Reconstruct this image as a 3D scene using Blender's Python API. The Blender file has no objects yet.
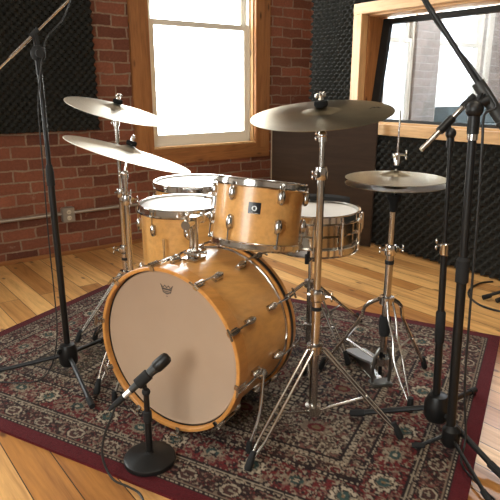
import bpy, bmesh, math, random
import numpy as np
from mathutils import Vector, Matrix
V = Vector
PI = math.pi
rnd = random.Random(7)
SC = bpy.context.scene
COL = SC.collection

# ------------------------------------------------------------------ mesh helpers
def frame(axis, origin=(0, 0, 0), xhint=None):
    z = V(axis).normalized()
    x = V(xhint) if xhint is not None else (V((0, 0, 1)).cross(z) if abs(z.z) < .98 else V((1, 0, 0)))
    x = (x - z * x.dot(z)).normalized()
    y = z.cross(x)
    m = Matrix((x, y, z)).transposed().to_4x4()
    m.translation = V(origin)
    return m

class MB:
    def __init__(self): self.bm = bmesh.new()
    def _add(self, verts, faces, M=None):
        vs = [self.bm.verts.new((M @ V(v)) if M else v) for v in verts]
        for f in faces:
            try: self.bm.faces.new([vs[i] for i in f])
            except ValueError: pass
        return self
    def box(self, c, s, M=None, b=0.0):
        bm = bmesh.new()
        bmesh.ops.create_cube(bm, size=1)
        for v in bm.verts: v.co = V((v.co.x*s[0], v.co.y*s[1], v.co.z*s[2]))
        if b: bmesh.ops.bevel(bm, geom=bm.edges[:], offset=b, segments=2, affect='EDGES')
        for v in bm.verts: v.co += V(c)
        bm.verts.index_update()
        self._add([v.co.copy() for v in bm.verts], [[v.index for v in f.verts] for f in bm.faces], M)
        bm.free(); return self
    def bar(self, p0, p1, w, h, up=None, b=0.0):
        p0, p1 = V(p0), V(p1); d = p1 - p0
        return self.box((0, 0, d.length/2), (w, h, d.length), frame(d, p0, up), b)
    def lathe(self, prof, M=None, seg=32, cap=True, a0=0, a1=2*PI):
        full = abs(a1-a0-2*PI) < 1e-6
        n = seg if full else seg+1
        vs, fs = [], []
        for r, z in prof:
            for i in range(n):
                t = a0+(a1-a0)*i/seg; vs.append((r*math.cos(t), r*math.sin(t), z))
        for j in range(len(prof)-1):
            for i in range(seg):
                k = (i+1) % n if full else i+1
                fs.append((j*n+i, j*n+k, (j+1)*n+k, (j+1)*n+i))
        if cap and full:
            if prof[0][0] > 1e-6: fs.append(tuple(range(n))[::-1])
            if prof[-1][0] > 1e-6: fs.append(tuple((len(prof)-1)*n+i for i in range(n)))
        return self._add(vs, fs, M)
    def cyl(self, p0, p1, r0, r1=None, seg=16):
        p0, p1 = V(p0), V(p1)
        return self.lathe([(r0, 0), (r0 if r1 is None else r1, (p1-p0).length)], frame(p1-p0, p0), seg)
    def tube(self, pts, r, seg=8, smooth=0):
        pts = [V(p) for p in pts]
        if smooth: pts = spline(pts, smooth)
        rr = r if hasattr(r, '__len__') else [r]*len(pts)
        n = len(pts); vs, fs = [], []
        t = (pts[1]-pts[0]).normalized()
        x = t.orthogonal().normalized()
        for i, p in enumerate(pts):
            t2 = (pts[min(i+1, n-1)]-pts[max(i-1, 0)]).normalized()
            x = (x - t2*x.dot(t2)).normalized(); y = t2.cross(x)
            for k in range(seg):
                a = 2*PI*k/seg
                vs.append(p + (x*math.cos(a)+y*math.sin(a))*rr[i])
        for i in range(n-1):
            for k in range(seg):
                k2 = (k+1) % seg
                fs.append((i*seg+k, i*seg+k2, (i+1)*seg+k2, (i+1)*seg+k))
        fs.append(tuple(range(seg))[::-1]); fs.append(tuple((n-1)*seg+k for k in range(seg)))
        return self._add(vs, fs)
    def ball(self, c, r, sc=(1, 1, 1), M=None, seg=12):
        prof = [(max(r*math.sin(PI*i/seg), 0), -r*math.cos(PI*i/seg)) for i in range(seg+1)]
        m = Matrix.Translation(V(c)) @ Matrix.Diagonal((*sc, 1))
        return self.lathe(prof, (M @ m) if M else m, seg*2, cap=False)
    def prism(self, poly, z0, z1, M=None):
        n = len(poly)
        vs = [(x, y, z0) for x, y in poly]+[(x, y, z1) for x, y in poly]
        fs = [tuple(range(n))[::-1], tuple(range(n, 2*n))]+[(i, (i+1) % n, n+(i+1) % n, n+i) for i in range(n)]
        return self._add(vs, fs, M)
    def build(self, name, m, parent=None, loc=(0, 0, 0), rot=None, ang=35):
        bm = self.bm
        bmesh.ops.remove_doubles(bm, verts=bm.verts, dist=1e-6)
        bmesh.ops.recalc_face_normals(bm, faces=bm.faces)
        me = bpy.data.meshes.new(name); bm.to_mesh(me); bm.free()
        me.shade_smooth(); me.set_sharp_from_angle(angle=math.radians(ang))
        if m: me.materials.append(m)
        o = bpy.data.objects.new(name, me); COL.objects.link(o)
        o.location = loc
        if rot: o.rotation_euler = rot
        if parent: o.parent = parent
        return o

def spline(pts, k):
    out = []; n = len(pts)
    for i in range(n-1):
        p0, p1, p2, p3 = pts[max(i-1, 0)], pts[i], pts[i+1], pts[min(i+2, n-1)]
        for j in range(k):
            t = j/k
            out.append(.5*((2*p1)+(p2-p0)*t+(2*p0-5*p1+4*p2-p3)*t*t+(3*p1-p0-3*p2+p3)*t**3))
    out.append(pts[-1]); return out

def tag(o, label=None, cat=None, group=None, kind=None):
    if label: o['label'] = label
    if cat: o['category'] = cat
    if group: o['group'] = group
    if kind: o['kind'] = kind
    return o
def thing(name, label, cat, loc=(0, 0, 0), rot=(0, 0, 0), group=None):
    o = bpy.data.objects.new(name, None); COL.objects.link(o)
    o.empty_display_size = .05
    o.location = loc; o.rotation_euler = rot
    return tag(o, label, cat, group)
def lab(o, text): o['label'] = text; return o
def copy_tree(o, parent=None):
    c = o.copy(); COL.objects.link(c)
    if parent: c.parent = parent
    for ch in list(o.children): copy_tree(ch, c)
    return c

# ------------------------------------------------------------------ materials
def mat(name, color=(.5, .5, .5), rough=.5, metal=0, spec=.5, coat=0, **kw):
    m = bpy.data.materials.new(name); m.use_nodes = True
    b = m.node_tree.nodes['Principled BSDF']
    b.inputs['Base Color'].default_value = (*color, 1)
    b.inputs['Roughness'].default_value = rough
    b.inputs['Metallic'].default_value = metal
    b.inputs['Specular IOR Level'].default_value = spec
    b.inputs['Coat Weight'].default_value = coat
    b.inputs['Coat Roughness'].default_value = kw.get('coat_rough', .1)
    m['b'] = 1
    return m
class NT:
    def __init__(self, m): self.t = m.node_tree; self.b = self.t.nodes['Principled BSDF']
    def n(self, typ, **kw):
        nd = self.t.nodes.new(typ)
        for k, v in kw.items():
            if k.startswith('_'): setattr(nd, k[1:], v)
            else:
                s = nd.inputs[k.replace('__', ' ')]
                if isinstance(v, bpy.types.NodeSocket): self.t.links.new(v, s)
                else: s.default_value = v
        return nd
    def l(self, a, b): self.t.links.new(a, b)
    def coords(self, kind='Object', scale=(1, 1, 1), rot=(0, 0, 0), loc=(0, 0, 0)):
        tc = self.t.nodes.new('ShaderNodeTexCoord')
        mp = self.n('ShaderNodeMapping'); self.l(tc.outputs[kind], mp.inputs['Vector'])
        mp.inputs['Scale'].default_value = scale; mp.inputs['Rotation'].default_value = rot; mp.inputs['Location'].default_value = loc
        return mp.outputs[0]
    def noise(self, vec, scale, detail=4, rough=.5, dist=0):
        nd = self.n('ShaderNodeTexNoise', Scale=scale, Detail=detail, Roughness=rough, Distortion=dist)
        self.l(vec, nd.inputs['Vector']); return nd.outputs['Fac']
    def ramp(self, fac, stops, interp='LINEAR'):
        nd = self.t.nodes.new('ShaderNodeValToRGB'); nd.color_ramp.interpolation = interp
        el = nd.color_ramp.elements
        while len(el) < len(stops): el.new(.5)
        for e, (p, c) in zip(el, stops):
            e.position = p; e.color = (*c, 1) if hasattr(c, '__len__') else (c, c, c, 1)
        self.l(fac, nd.inputs[0]); return nd.outputs[0]
    def mix(self, fac, a, b, mode='MIX'):
        nd = self.t.nodes.new('ShaderNodeMix'); nd.data_type = 'RGBA'; nd.blend_type = mode
        for s, v in ((nd.inputs[0], fac), (nd.inputs[6], a), (nd.inputs[7], b)):
            if isinstance(v, bpy.types.NodeSocket): self.l(v, s)
            else: s.default_value = (*v, 1) if hasattr(v, '__len__') else v
        return nd.outputs[2]
    def math(self, op, a, b=0.0):
        nd = self.t.nodes.new('ShaderNodeMath'); nd.operation = op
        for s, v in ((nd.inputs[0], a), (nd.inputs[1], b)):
            if isinstance(v, bpy.types.NodeSocket): self.l(v, s)
            else: s.default_value = v
        return nd.outputs[0]
    def color(self, s): self.l(s, self.b.inputs['Base Color'])
    def rough(self, s): self.l(s, self.b.inputs['Roughness'])
    def bump(self, h, strength=.3, dist=.01):
        nd = self.n('ShaderNodeBump', Strength=strength, Distance=dist)
        self.l(h, nd.inputs['Height']); self.l(nd.outputs[0], self.b.inputs['Normal'])

def wood(name, dark, mid, light, axis='Z', rough=.4, coat=0, scale=1.0, knots=True, spec=.5):
    m = mat(name, mid, rough, coat=coat, spec=spec); t = NT(m)
    s = {'X': (1.2, 14, 14), 'Y': (14, 1.2, 14), 'Z': (14, 14, 1.2)}[axis]
    v = t.coords('Object', tuple(k*scale for k in s))
    f = t.noise(v, 1.4, 6, .6, 1.2)
    c = t.ramp(f, [(.3, dark), (.5, mid), (.72, light)])
    fine = t.noise(v, 8, 3, .6)
    c = t.mix(.22, c, t.ramp(fine, [(.35, .35), (.6, 1.0)]), 'MULTIPLY')
    if knots:
        s2 = {'X': (3, 9, 9), 'Y': (9, 3, 9), 'Z': (9, 9, 3)}[axis]
        kv = t.coords('Object', s2)
        vo = t.n('ShaderNodeTexVoronoi', Scale=1.0); t.l(kv, vo.inputs['Vector'])
        k = t.ramp(vo.outputs['Distance'], [(.06, 1.0), (.13, 0.0)])
        c = t.mix(k, c, tuple(x*.35 for x in dark))
    t.color(c); t.bump(fine, .08, .004)
    return m

M = {}
M['chrome'] = mat('chrome_plate', (.78, .77, .75), .13, 1)
M['chrome_worn'] = mat('worn_chrome', (.56, .54, .51), .19, 1)
M['steel_dark'] = mat('dull_steel', (.22, .22, .205), .36, 1)
M['aluminium'] = mat('cast_aluminium', (.62, .64, .66), .42, 1)
M['black_metal'] = mat('black_enamel', (.007, .007, .007), .42, spec=.35)
M['rubber'] = mat('black_rubber', (.012, .012, .012), .75, spec=.3)
M['felt'] = mat('black_felt', (.01, .01, .01), .95, spec=.1)
M['plastic_grey'] = mat('dark_grey_plastic', (.022, .023, .022), .5)
M['maple'] = wood('honey_maple', (.62, .31, .088), (.67, .345, .104), (.72, .38, .124), 'X', .33, coat=.25, scale=.5, knots=False)
M['maple_hoop'] = wood('maple_hoop', (.50, .215, .050), (.56, .25, .060), (.62, .285, .075), 'X', .32, coat=.25, scale=.6, knots=False)
M['casing'] = wood('amber_fir_casing', (.22, .085, .028), (.34, .14, .045), (.43, .19, .065), 'Z', .45, knots=True)
M['casing_h'] = wood('amber_fir_board', (.22, .085, .028), (.34, .14, .045), (.43, .19, .065), 'X', .45, knots=True)
M['pine'] = wood('pale_pine_casing', (.52, .29, .12), (.64, .39, .18), (.72, .47, .24), 'Z', .45, knots=True)
M['pine_h'] = wood('pale_pine_board', (.52, .29, .12), (.64, .39, .18), (.72, .47, .24), 'Y', .45, knots=True)
M['sash'] = mat('cream_sash_paint', (.80, .77, .68), .4)
M['black_frame'] = mat('black_glazing_frame', (.012, .012, .011), .6, spec=.3)
M['drumhead'] = mat('coated_white_head', (.86, .86, .84), .38)
M['bass_head'] = mat('smooth_tan_head', (.40, .29, .205), .17, spec=.5)
t = NT(M['bass_head'])
t.color(t.ramp(t.noise(t.coords('Object', (1, 1, 1)), 3, 4), [(.3, (.375, .27, .19)), (.7, (.43, .315, .225))]))
M['badge'] = mat('black_badge_enamel', (.008, .008, .008), .3)
M['ink'] = mat('dark_print_ink', (.05, .04, .035), .6)
M['silver'] = mat('silver_print', (.6, .6, .58), .35, .7)
M['outlet'] = mat('galvanised_box', (.36, .34, .30), .45, .6)
M['ivory'] = mat('ivory_plastic', (.62, .56, .44), .4)
M['conduit'] = mat('galvanised_conduit', (.42, .39, .34), .38, .8)
M['blackcable'] = mat('black_cable_sheath', (.01, .01, .01), .5)
M['plaster'] = mat('dimmed_plaster', (.30, .27, .235), .9)  # wall colour darkened to cut light bouncing around the room
M['ceiling'] = mat('dimmed_ceiling', (.36, .32, .27), .9)  # darkened like the plaster, to hold back bounced light
M['desk'] = mat('slate_blue_laminate', (.17, .21, .22), .5)

# cymbal bronze: fine lathe rings around each cymbal's own axis
def bronze(name, base, hi, rough):
    m = mat(name, base, rough, 1); t = NT(m)
    tc = t.t.nodes.new('ShaderNodeTexCoord')
    ln = t.t.nodes.new('ShaderNodeVectorMath'); ln.operation = 'LENGTH'
    sep = t.t.nodes.new('ShaderNodeSeparateXYZ'); t.l(tc.outputs['Object'], sep.inputs[0])
    r = t.math('SQRT', t.math('ADD', t.math('MULTIPLY', sep.outputs[0], sep.outputs[0]), t.math('MULTIPLY', sep.outputs[1], sep.outputs[1])))
    w = t.n('ShaderNodeTexNoise', Scale=260, Detail=2); w.noise_dimensions = '1D'
    t.l(r, w.inputs['W'])
    bl = t.noise(tc.outputs['Object'], 7, 4)
    c = t.mix(t.ramp(bl, [(.35, 0.0), (.68, 1.0)]), base, hi)
    c = t.mix(.35, c, t.ramp(w.outputs['Fac'], [(.3, .55), (.7, 1.0)]), 'MULTIPLY')
    t.color(c); t.bump(w.outputs['Fac'], .12, .002)
    t.b.inputs['Anisotropic'].default_value = .55
    tg = t.t.nodes.new('ShaderNodeTangent'); tg.direction_type = 'RADIAL'; tg.axis = 'Z'
    t.l(tg.outputs[0], t.b.inputs['Tangent'])
    return m
M['bronze'] = bronze('lathed_bronze', (.66, .57, .40), (.78, .69, .50), .33)
M['bronze_lit'] = bronze('window_lit_bronze', (.80, .74, .62), (.86, .81, .70), .46)  # bronze whitened to carry the window's reflection in its colour
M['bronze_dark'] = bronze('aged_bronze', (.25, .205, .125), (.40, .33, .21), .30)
m = M['snare'] = mat('polished_nickel_shell', (.42, .37, .30), .18, 1)

def brick_mat(name, ca, cb_, cmort):
    m = mat(name, ca, .85, spec=.25); t = NT(m)
    tc = t.t.nodes.new('ShaderNodeTexCoord'); sep = t.t.nodes.new('ShaderNodeSeparateXYZ'); t.l(tc.outputs['Object'], sep.inputs[0])
    cb = t.t.nodes.new('ShaderNodeCombineXYZ')
    wob = t.noise(tc.outputs['Object'], 7, 4, .6)
    wo = t.math('MULTIPLY', t.math('SUBTRACT', wob, .5), .034)
    t.l(t.math('ADD', t.math('ADD', sep.outputs[0], sep.outputs[1]), wo), cb.inputs[0]); t.l(t.math('ADD', sep.outputs[2], wo), cb.inputs[1])
    def br(c1, c2, mo):
        b = t.n('ShaderNodeTexBrick', Scale=1.0, Mortar__Size=.0065, Mortar__Smooth=.25, Bias=0.0, Brick__Width=.212, Row__Height=.0765)
        b.offset = .5; b.inputs['Color1'].default_value = (*c1, 1); b.inputs['Color2'].default_value = (*c2, 1); b.inputs['Mortar'].default_value = (*mo, 1)
        t.l(cb.outputs[0], b.inputs['Vector']); return b
    b = br(ca, cb_, cmort)
    v2 = t.n('ShaderNodeTexVoronoi', Scale=3.2); v2.feature = 'F1'; t.l(tc.outputs['Object'], v2.inputs['Vector'])
    blot = t.noise(tc.outputs['Object'], 5, 5, .65)
    c = t.mix(t.ramp(blot, [(.45, 0.0), (.7, .6)]), b.outputs['Color'], tuple(x*.62 for x in cb_))
    fine = t.noise(tc.outputs['Object'], 60, 4, .7)
    c = t.mix(.5, c, t.ramp(fine, [(.3, .45), (.7, 1.15)]), 'MULTIPLY')
    smear = t.ramp(t.noise(tc.outputs['Object'], 14, 5, .7), [(.62, 0.0), (.72, .55)])
    c = t.mix(smear, c, cmort)
    t.color(c)
    h = t.math('SUBTRACT', t.math('MULTIPLY', fine, .25), b.outputs['Fac'])
    t.bump(h, .9, .012)
    return m
M['brick'] = brick_mat('old_red_brick', (.13, .045, .028), (.33, .118, .066), (.32, .225, .155))
M['brick_haze'] = brick_mat('hazed_brick', (.44, .39, .36), (.54, .48, .44), (.60, .57, .54))  # haze of the control room glass put into a paler, greyer brick

def floor_mat():
    m = mat('worn_pine_boards', (.5, .25, .1), .34, spec=.5, coat=.0); t = NT(m)
    tc = t.t.nodes.new('ShaderNodeTexCoord'); sep = t.t.nodes.new('ShaderNodeSeparateXYZ'); t.l(tc.outputs['Object'], sep.inputs[0])
    cb = t.t.nodes.new('ShaderNodeCombineXYZ')
    xx = t.math('ADD', sep.outputs[0], t.math('MULTIPLY', sep.outputs[1], .045))   # boards run a few degrees off the wall
    t.l(sep.outputs[1], cb.inputs[0]); t.l(xx, cb.inputs[1])
    b = t.n('ShaderNodeTexBrick', Scale=1.0, Mortar__Size=.0018, Mortar__Smooth=.1, Bias=0.0, Brick__Width=1.9, Row__Height=.114)
    b.offset = .37; b.inputs['Color1'].default_value = (0, 0, 0, 1); b.inputs['Color2'].default_value = (1, 1, 1, 1); b.inputs['Mortar'].default_value = (.5, .5, .5, 1)
    t.l(cb.outputs[0], b.inputs['Vector'])
    # grain: stretched along the boards, shifted board by board
    mp = t.t.nodes.new('ShaderNodeCombineXYZ')
    sh = t.math('MULTIPLY', b.outputs['Color'], 7.0)
    t.l(t.math('ADD', t.math('MULTIPLY', xx, 13.0), sh), mp.inputs[0]); t.l(t.math('ADD', t.math('MULTIPLY', sep.outputs[1], .9), sh), mp.inputs[1])
    g = t.noise(mp.outputs[0], 1.6, 6, .62, .9)
    base = t.mix(b.outputs['Color'], (.38, .155, .038), (.84, .51, .20))
    c = t.mix(.75, base, t.ramp(g, [(.28, (.50, .38, .30)), (.5, (.95, .93, .90)), (.75, (1.25, 1.25, 1.2))]), 'MULTIPLY')
    g2 = t.noise(mp.outputs[0], 9, 3, .6)
    c = t.mix(.3, c, t.ramp(g2, [(.35, .5), (.6, 1.0)]), 'MULTIPLY')
    kv = t.t.nodes.new('ShaderNodeCombineXYZ')
    t.l(t.math('MULTIPLY', xx, 8.0), kv.inputs[0]); t.l(t.math('MULTIPLY', sep.outputs[1], 3.4), kv.inputs[1])
    vo = t.n('ShaderNodeTexVoronoi', Scale=1.0); vo.voronoi_dimensions = '2D'; t.l(kv.outputs[0], vo.inputs['Vector'])
    k = t.ramp(vo.outputs['Distance'], [(.04, 1.0), (.10, 0.0)])
    sx = t.t.nodes.new('ShaderNodeSeparateXYZ'); t.l(vo.outputs['Color'], sx.inputs[0])
    k = t.math('MULTIPLY', k, t.math('GREATER_THAN', sx.outputs[0], .62))
    c = t.mix(t.math('MULTIPLY', k, .85), c, (.085, .030, .011))
    st = t.ramp(t.noise(tc.outputs['Object'], 2.4, 5, .7), [(.55, 0.0), (.8, .5)])
    c = t.mix(st, c, (.26, .115, .045))
    c = t.mix(b.outputs['Fac'], c, (.035, .014, .006))
    t.color(c)
    t.rough(t.ramp(g, [(.3, .46), (.7, .30)]))
    t.bump(t.math('SUBTRACT', t.math('MULTIPLY', g2, .15), b.outputs['Fac']), .5, .004)
    return m
M['floor'] = floor_mat()
m = M['foam'] = mat('charcoal_foam', (.026, .0255, .022), .85, spec=.2); t = NT(m)
t.bump(t.noise(t.coords('Object'), 300, 2), .3, .002)
m = M['gobo'] = mat('dark_brown_veneer', (.045, .025, .013), .6, spec=.3); t = NT(m)
g = t.noise(t.coords('Object', (1.5, 12, 12)), 1.5, 5, .6, .6)
t.color(t.ramp(g, [(.3, (.028, .015, .008)), (.7, (.052, .028, .014))]))
M['gobo_lit_edge'] = mat('lit_panel_edge', (.32, .25, .17), .7)  # window light on the panel's left edge, put into a paler colour
def glass_mat(name='window_glass', tint=(.95, .97, .97)):
    m = bpy.data.materials.new(name); m.use_nodes = True; nt = m.node_tree
    nt.nodes.clear()
    out = nt.nodes.new('ShaderNodeOutputMaterial'); mx = nt.nodes.new('ShaderNodeMixShader')
    tr = nt.nodes.new('ShaderNodeBsdfTransparent'); gl = nt.nodes.new('ShaderNodeBsdfGlossy'); gl.inputs['Roughness'].default_value = .02
    fr = nt.nodes.new('ShaderNodeFresnel')
    ge = nt.nodes.new('ShaderNodeNewGeometry'); mr = nt.nodes.new('ShaderNodeMapRange')      # a thin pane: no total reflection at its rear face
    nt.links.new(ge.outputs['Backfacing'], mr.inputs[0]); mr.inputs[3].default_value = 1.5; mr.inputs[4].default_value = 1/1.5
    nt.links.new(mr.outputs[0], fr.inputs['IOR'])
    tr.inputs['Color'].default_value = (*tint, 1)
    nt.links.new(fr.outputs[0], mx.inputs[0]); nt.links.new(tr.outputs[0], mx.inputs[1]); nt.links.new(gl.outputs[0], mx.inputs[2])
    nt.links.new(mx.outputs[0], out.inputs[0]); return m
M['glass'] = glass_mat()
M['glass_tint'] = glass_mat('tinted_studio_glass', (.40, .42, .445))

# ------------------------------------------------------------------ the room
BY = 3.80      # face of the brick wall
RX = 3.15      # face of the partition on the right (the foam stands 5 cm proud)
CEIL = 3.0
XL, YB = -1.6, -2.6
def st(o): return tag(o, kind='structure')
st(MB().box(((XL+7.4)/2, (YB+4.1)/2, -.05), (7.4-XL, 4.1-YB, .1)).build('floor', M['floor']))
st(MB().box(((XL+7.4)/2, (YB+4.1)/2, CEIL+.05), (7.4-XL, 4.1-YB, .1)).build('ceiling', M['ceiling']))
def wall_with_holes(name, axis, a0, a1, c0, c1, z1, holes, m):
    """a wall slab along 'axis' from a0 to a1, between c0 and c1, with rectangular openings (a, b, zlo, zhi)"""
    mb = MB()
    def seg(p, q, zl, zh):
        if q-p < 1e-4 or zh-zl < 1e-4: return
        if axis == 'X': mb.box(((p+q)/2, (c0+c1)/2, (zl+zh)/2), (q-p, c1-c0, zh-zl))
        else: mb.box(((c0+c1)/2, (p+q)/2, (zl+zh)/2), (c1-c0, q-p, zh-zl))
    x = a0
    for (p, q, zl, zh) in sorted(holes):
        seg(x, p, 0, z1); seg(p, q, 0, zl); seg(p, q, zh, z1); x = q
    seg(x, a1, 0, z1)
    return st(mb.build(name, m))
WZ0, WZ1 = .70, 2.47
W1 = (1.87, 2.80); W2 = (-1.25, -.25); W3 = (3.90, 4.83); W4 = (5.20, 6.02)
wall_with_holes('wall_back', 'X', XL, 3.5, BY, BY+.135, CEIL, [(*W1, WZ0, WZ1), (*W2, WZ0, WZ1)], M['brick'])
wall_with_holes('wall_control_back', 'X', 3.5, 7.4, BY, BY+.135, CEIL, [(*W3, WZ0, WZ1), (*W4, WZ0, WZ1)], M['brick_haze'])
LW = (-.5, .9)
wall_with_holes('wall_left', 'Y', YB, BY, XL-.2, XL, CEIL, [(*LW, .75, 2.2)], M['plaster'])
st(MB().box(((XL+7.4)/2, YB-.1, CEIL/2), (7.4-XL, .2, CEIL)).build('wall_front', M['plaster']))
CW = (1.05, 2.91, .885, 1.625)    # control room window opening
wall_with_holes('wall_right', 'Y', YB, 3.46, RX, RX+.20, CEIL, [CW], M['plaster'])
st(MB().box((3.50, 3.60, CEIL/2), (.20, .40, CEIL)).build('wall_corner', M['brick']))
st(MB().box((7.5, (YB+BY)/2, CEIL/2), (.2, BY-YB, CEIL)).build('wall_control', M['plaster']))

def sash_window(name, x0, x1, casing=True, cm=None, cmh=None):
    w = thing(name, None, None, ((x0+x1)/2, BY, WZ0)); st(w)
    hw = (x1-x0)/2; H = WZ1-WZ0; cw = .145
    cm, cmh = cm or M['casing'], cmh or M['casing_h']
    if casing:
        a = MB().box((-hw-cw/2, -.014, H/2), (cw, .028, H+.10), b=.004).build('side_casing', cm, w)
        a = MB().box((hw+cw/2, -.014, H/2), (cw, .028, H+.10), b=.004).build('side_casing', cm, w)
        MB().box((0, -.015, H+.06), (2*hw+2*cw, .032, .14), b=.004).build('head_casing', cmh, w)
        MB().box((0, -.012, -.068), (2*hw+2*cw, .03, .118), b=.004).build('apron_board', cmh, w)
        MB().box((0, .035, -.004), (2*hw+.02, .12, .018), b=.004).build('sill_ledge', M['pine_h'], w)
        for s in (-1, 1):
            MB().box((s*(hw-.006), .018, H/2), (.012, .034, H)).build('jamb', M['pine'], w)
    f = MB()      # fixed outer frame
    f.box((-hw+.012, .085, H/2), (.030, .10, H)).box((hw-.012, .085, H/2), (.030, .10, H)).box((0, .085, H-.015), (2*hw, .10, .03)).box((0, .085, .010), (2*hw, .10, .02))
    f.build('window_frame', M['sash'], w)
    mid = .885
    for nm, zl, zh, yy in (('lower_sash', .018, mid+.02, .058), ('upper_sash', mid-.02, H-.028, .098)):
        s = MB(); q = hw-.026
        s.box((-q+.022, yy, (zl+zh)/2), (.044, .035, zh-zl), b=.003).box((q-.022, yy, (zl+zh)/2), (.044, .035, zh-zl), b=.003)
        s.box((0, yy, zl+(.035 if nm == 'lower_sash' else .02)), (2*q, .034, .07 if nm == 'lower_sash' else .04), b=.003).box((0, yy, zh-.02), (2*q, .034, .04), b=.003)
        so = s.build(nm, M['sash'], w)
        MB().box((0, yy, (zl+zh)/2), (2*q-.08, .004, zh-zl-.08)).build('pane', M['glass'], so)
    return w
sash_window('window_1', *W1)
sash_window('window_2', *W2)
sash_window('window_3', *W3, casing=False)
sash_window('window_4', *W4, casing=False)
st(MB().box((W4[1]+.05, BY-.012, (WZ0+WZ1)/2), (.10, .024, WZ1-WZ0+.1), b=.004).build('trim_1', M['sash']))
# tall window in the left wall
w = thing('window_5', None, None, (XL, (LW[0]+LW[1])/2, .75)); st(w)
hw = (LW[1]-LW[0])/2
f = MB()
for s in (-1, 1): f.box((-.08, s*(hw-.03), .725), (.06, .06, 1.45))
f.box((-.08, 0, .03), (.06, 2*hw, .06)).box((-.08, 0, 1.42), (.06, 2*hw, .06)).box((-.08, 0, .72), (.06, 2*hw, .05))
f.build('window_frame', M['sash'], w)
MB().box((-.08, 0, .725), (.004, 2*hw-.1, 1.35)).build('pane', M['glass'], w)

# control room window: pine casing, black frame, leaning glass
w = thing('window_6', None, None, (RX, (CW[0]+CW[1])/2, CW[2])); st(w)
hw = (CW[1]-CW[0])/2; H = CW[3]-CW[2]
for s in (-1, 1):
    MB().box((-.037, s*(hw+.04), H/2), (.074, .08, H+.002), b=.003).build('side_casing', M['pine'], w)
MB().box((-.038, 0, H+.035), (.076, 2*hw+.16, .07), b=.003).build('head_casing', M['pine_h'], w)
MB().box((-.038, 0, -.036), (.076, 2*hw+.16, .072), b=.003).build('sill_casing', M['pine_h'], w)
for s in (-1, 1): MB().box((.08, s*(hw-.006), H/2), (.18, .012, H)).build('jamb', M['casing'], w)
MB().box((.08, 0, H-.006), (.18, 2*hw, .012)).build('head_jamb', M['pine_h'], w)
MB().box((.08, 0, .006), (.18, 2*hw, .012)).build('sill_ledge', M['pine_h'], w)
tilt = Matrix.Translation((.055, 0, 0)) @ Matrix.Rotation(math.atan2(.10, H), 4, 'Y')
f = MB(); L = H/math.cos(math.atan2(.10, H))-.012
for s in (-1, 1): f.box((0, s*(hw-.045), L/2), (.03, .068, L-.02), tilt)
f.box((0, 0, L-.030), (.03, 2*hw-.03, .036), tilt).box((0, 0, .020), (.03, 2*hw-.03, .020), tilt)
fo = f.build('glazing_frame', M['black_frame'], w)
MB().box((0, 0, L/2), (.006, 2*hw-.14, L-.06), tilt).build('pane', M['glass_tint'], fo)

# thin moulding where brick meets boards
for nm, a, b in (('baseboard_back', XL, 3.39),):
    st(MB().box(((a+b)/2, BY-.010, .014), (b-a, .02, .028), b=.006).build(nm, M['casing_h']))

# ------------------------------------------------------------------ acoustic foam
def foam(name, label, w, h, loc, rotz, period=.058, depth=.062, diag=True):
    step = period/4
    nx, ny = int(round(w/step)), int(round(h/step))
    xs = np.linspace(0, w, nx+1); ys = np.linspace(0, h, ny+1)
    X, Y = np.meshgrid(xs, ys)
    k = 2*np.pi/period
    Z = .5+.25*(np.cos(k*X)+np.cos(k*Y)) if not diag else .5+.5*np.cos(k*X)*np.cos(k*Y)
    Z = Z**1.25
    Z = -(depth*.25+depth*.75*Z)
    vs = np.stack([X, Z, Y], -1).reshape(-1, 3)
    n = nx+1
    idx = np.arange((ny)*(nx)).reshape(ny, nx); r = idx//nx; c = idx % nx
    a = (r*n+c).ravel()
    F = np.stack([a, a+1, a+n+1, a+n], 1)
    # closed sides and back
    base = len(vs)
    back = np.array([[0, 0, 0], [w, 0, 0], [w, 0, h], [0, 0, h]])
    faces = [tuple(f) for f in F]
    faces.append((base+3, base+2, base+1, base))
    faces.append((base, base+1)+tuple(range(nx, -1, -1)))
    faces.append((base+2, base+3)+tuple(ny*n+i for i in range(nx+1)))
    faces.append((base+3, base)+tuple(i*n for i in range(ny+1)))
    faces.append((base+1, base+2)+tuple(i*n+nx for i in range(ny, -1, -1)))
    me = bpy.data.meshes.new(name); me.from_pydata(np.concatenate([vs, back]).tolist(), [], faces); me.update()
    me.materials.append(M['foam']); me.shade_smooth(); me.set_sharp_from_angle(angle=math.radians(60))
    o = bpy.data.objects.new(name, me); COL.objects.link(o); o.location = loc; o.rotation_euler = (0, 0, rotz)
    return tag(o, label, 'acoustic foam')
foam('acoustic_foam_panel', 'dark foam panel on the brick wall left of the window', 1.455, 1.80, (.0, BY-.003, .855), 0, .050)
foam('acoustic_foam_panel', 'tall dark foam strip in the corner beside the pine casing', .46, CEIL-.02, (RX-.003, 3.455, .01), -PI/2, .055)
foam('acoustic_foam_panel', 'wide dark foam panel under the control room window', 4.0, .80, (RX-.003, 2.985, .01), -PI/2, .062)
foam('acoustic_foam_panel', 'dark foam panel above the control room window', 4.0, CEIL-1.72, (RX-.003, 2.985, 1.71), -PI/2, .062)

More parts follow.
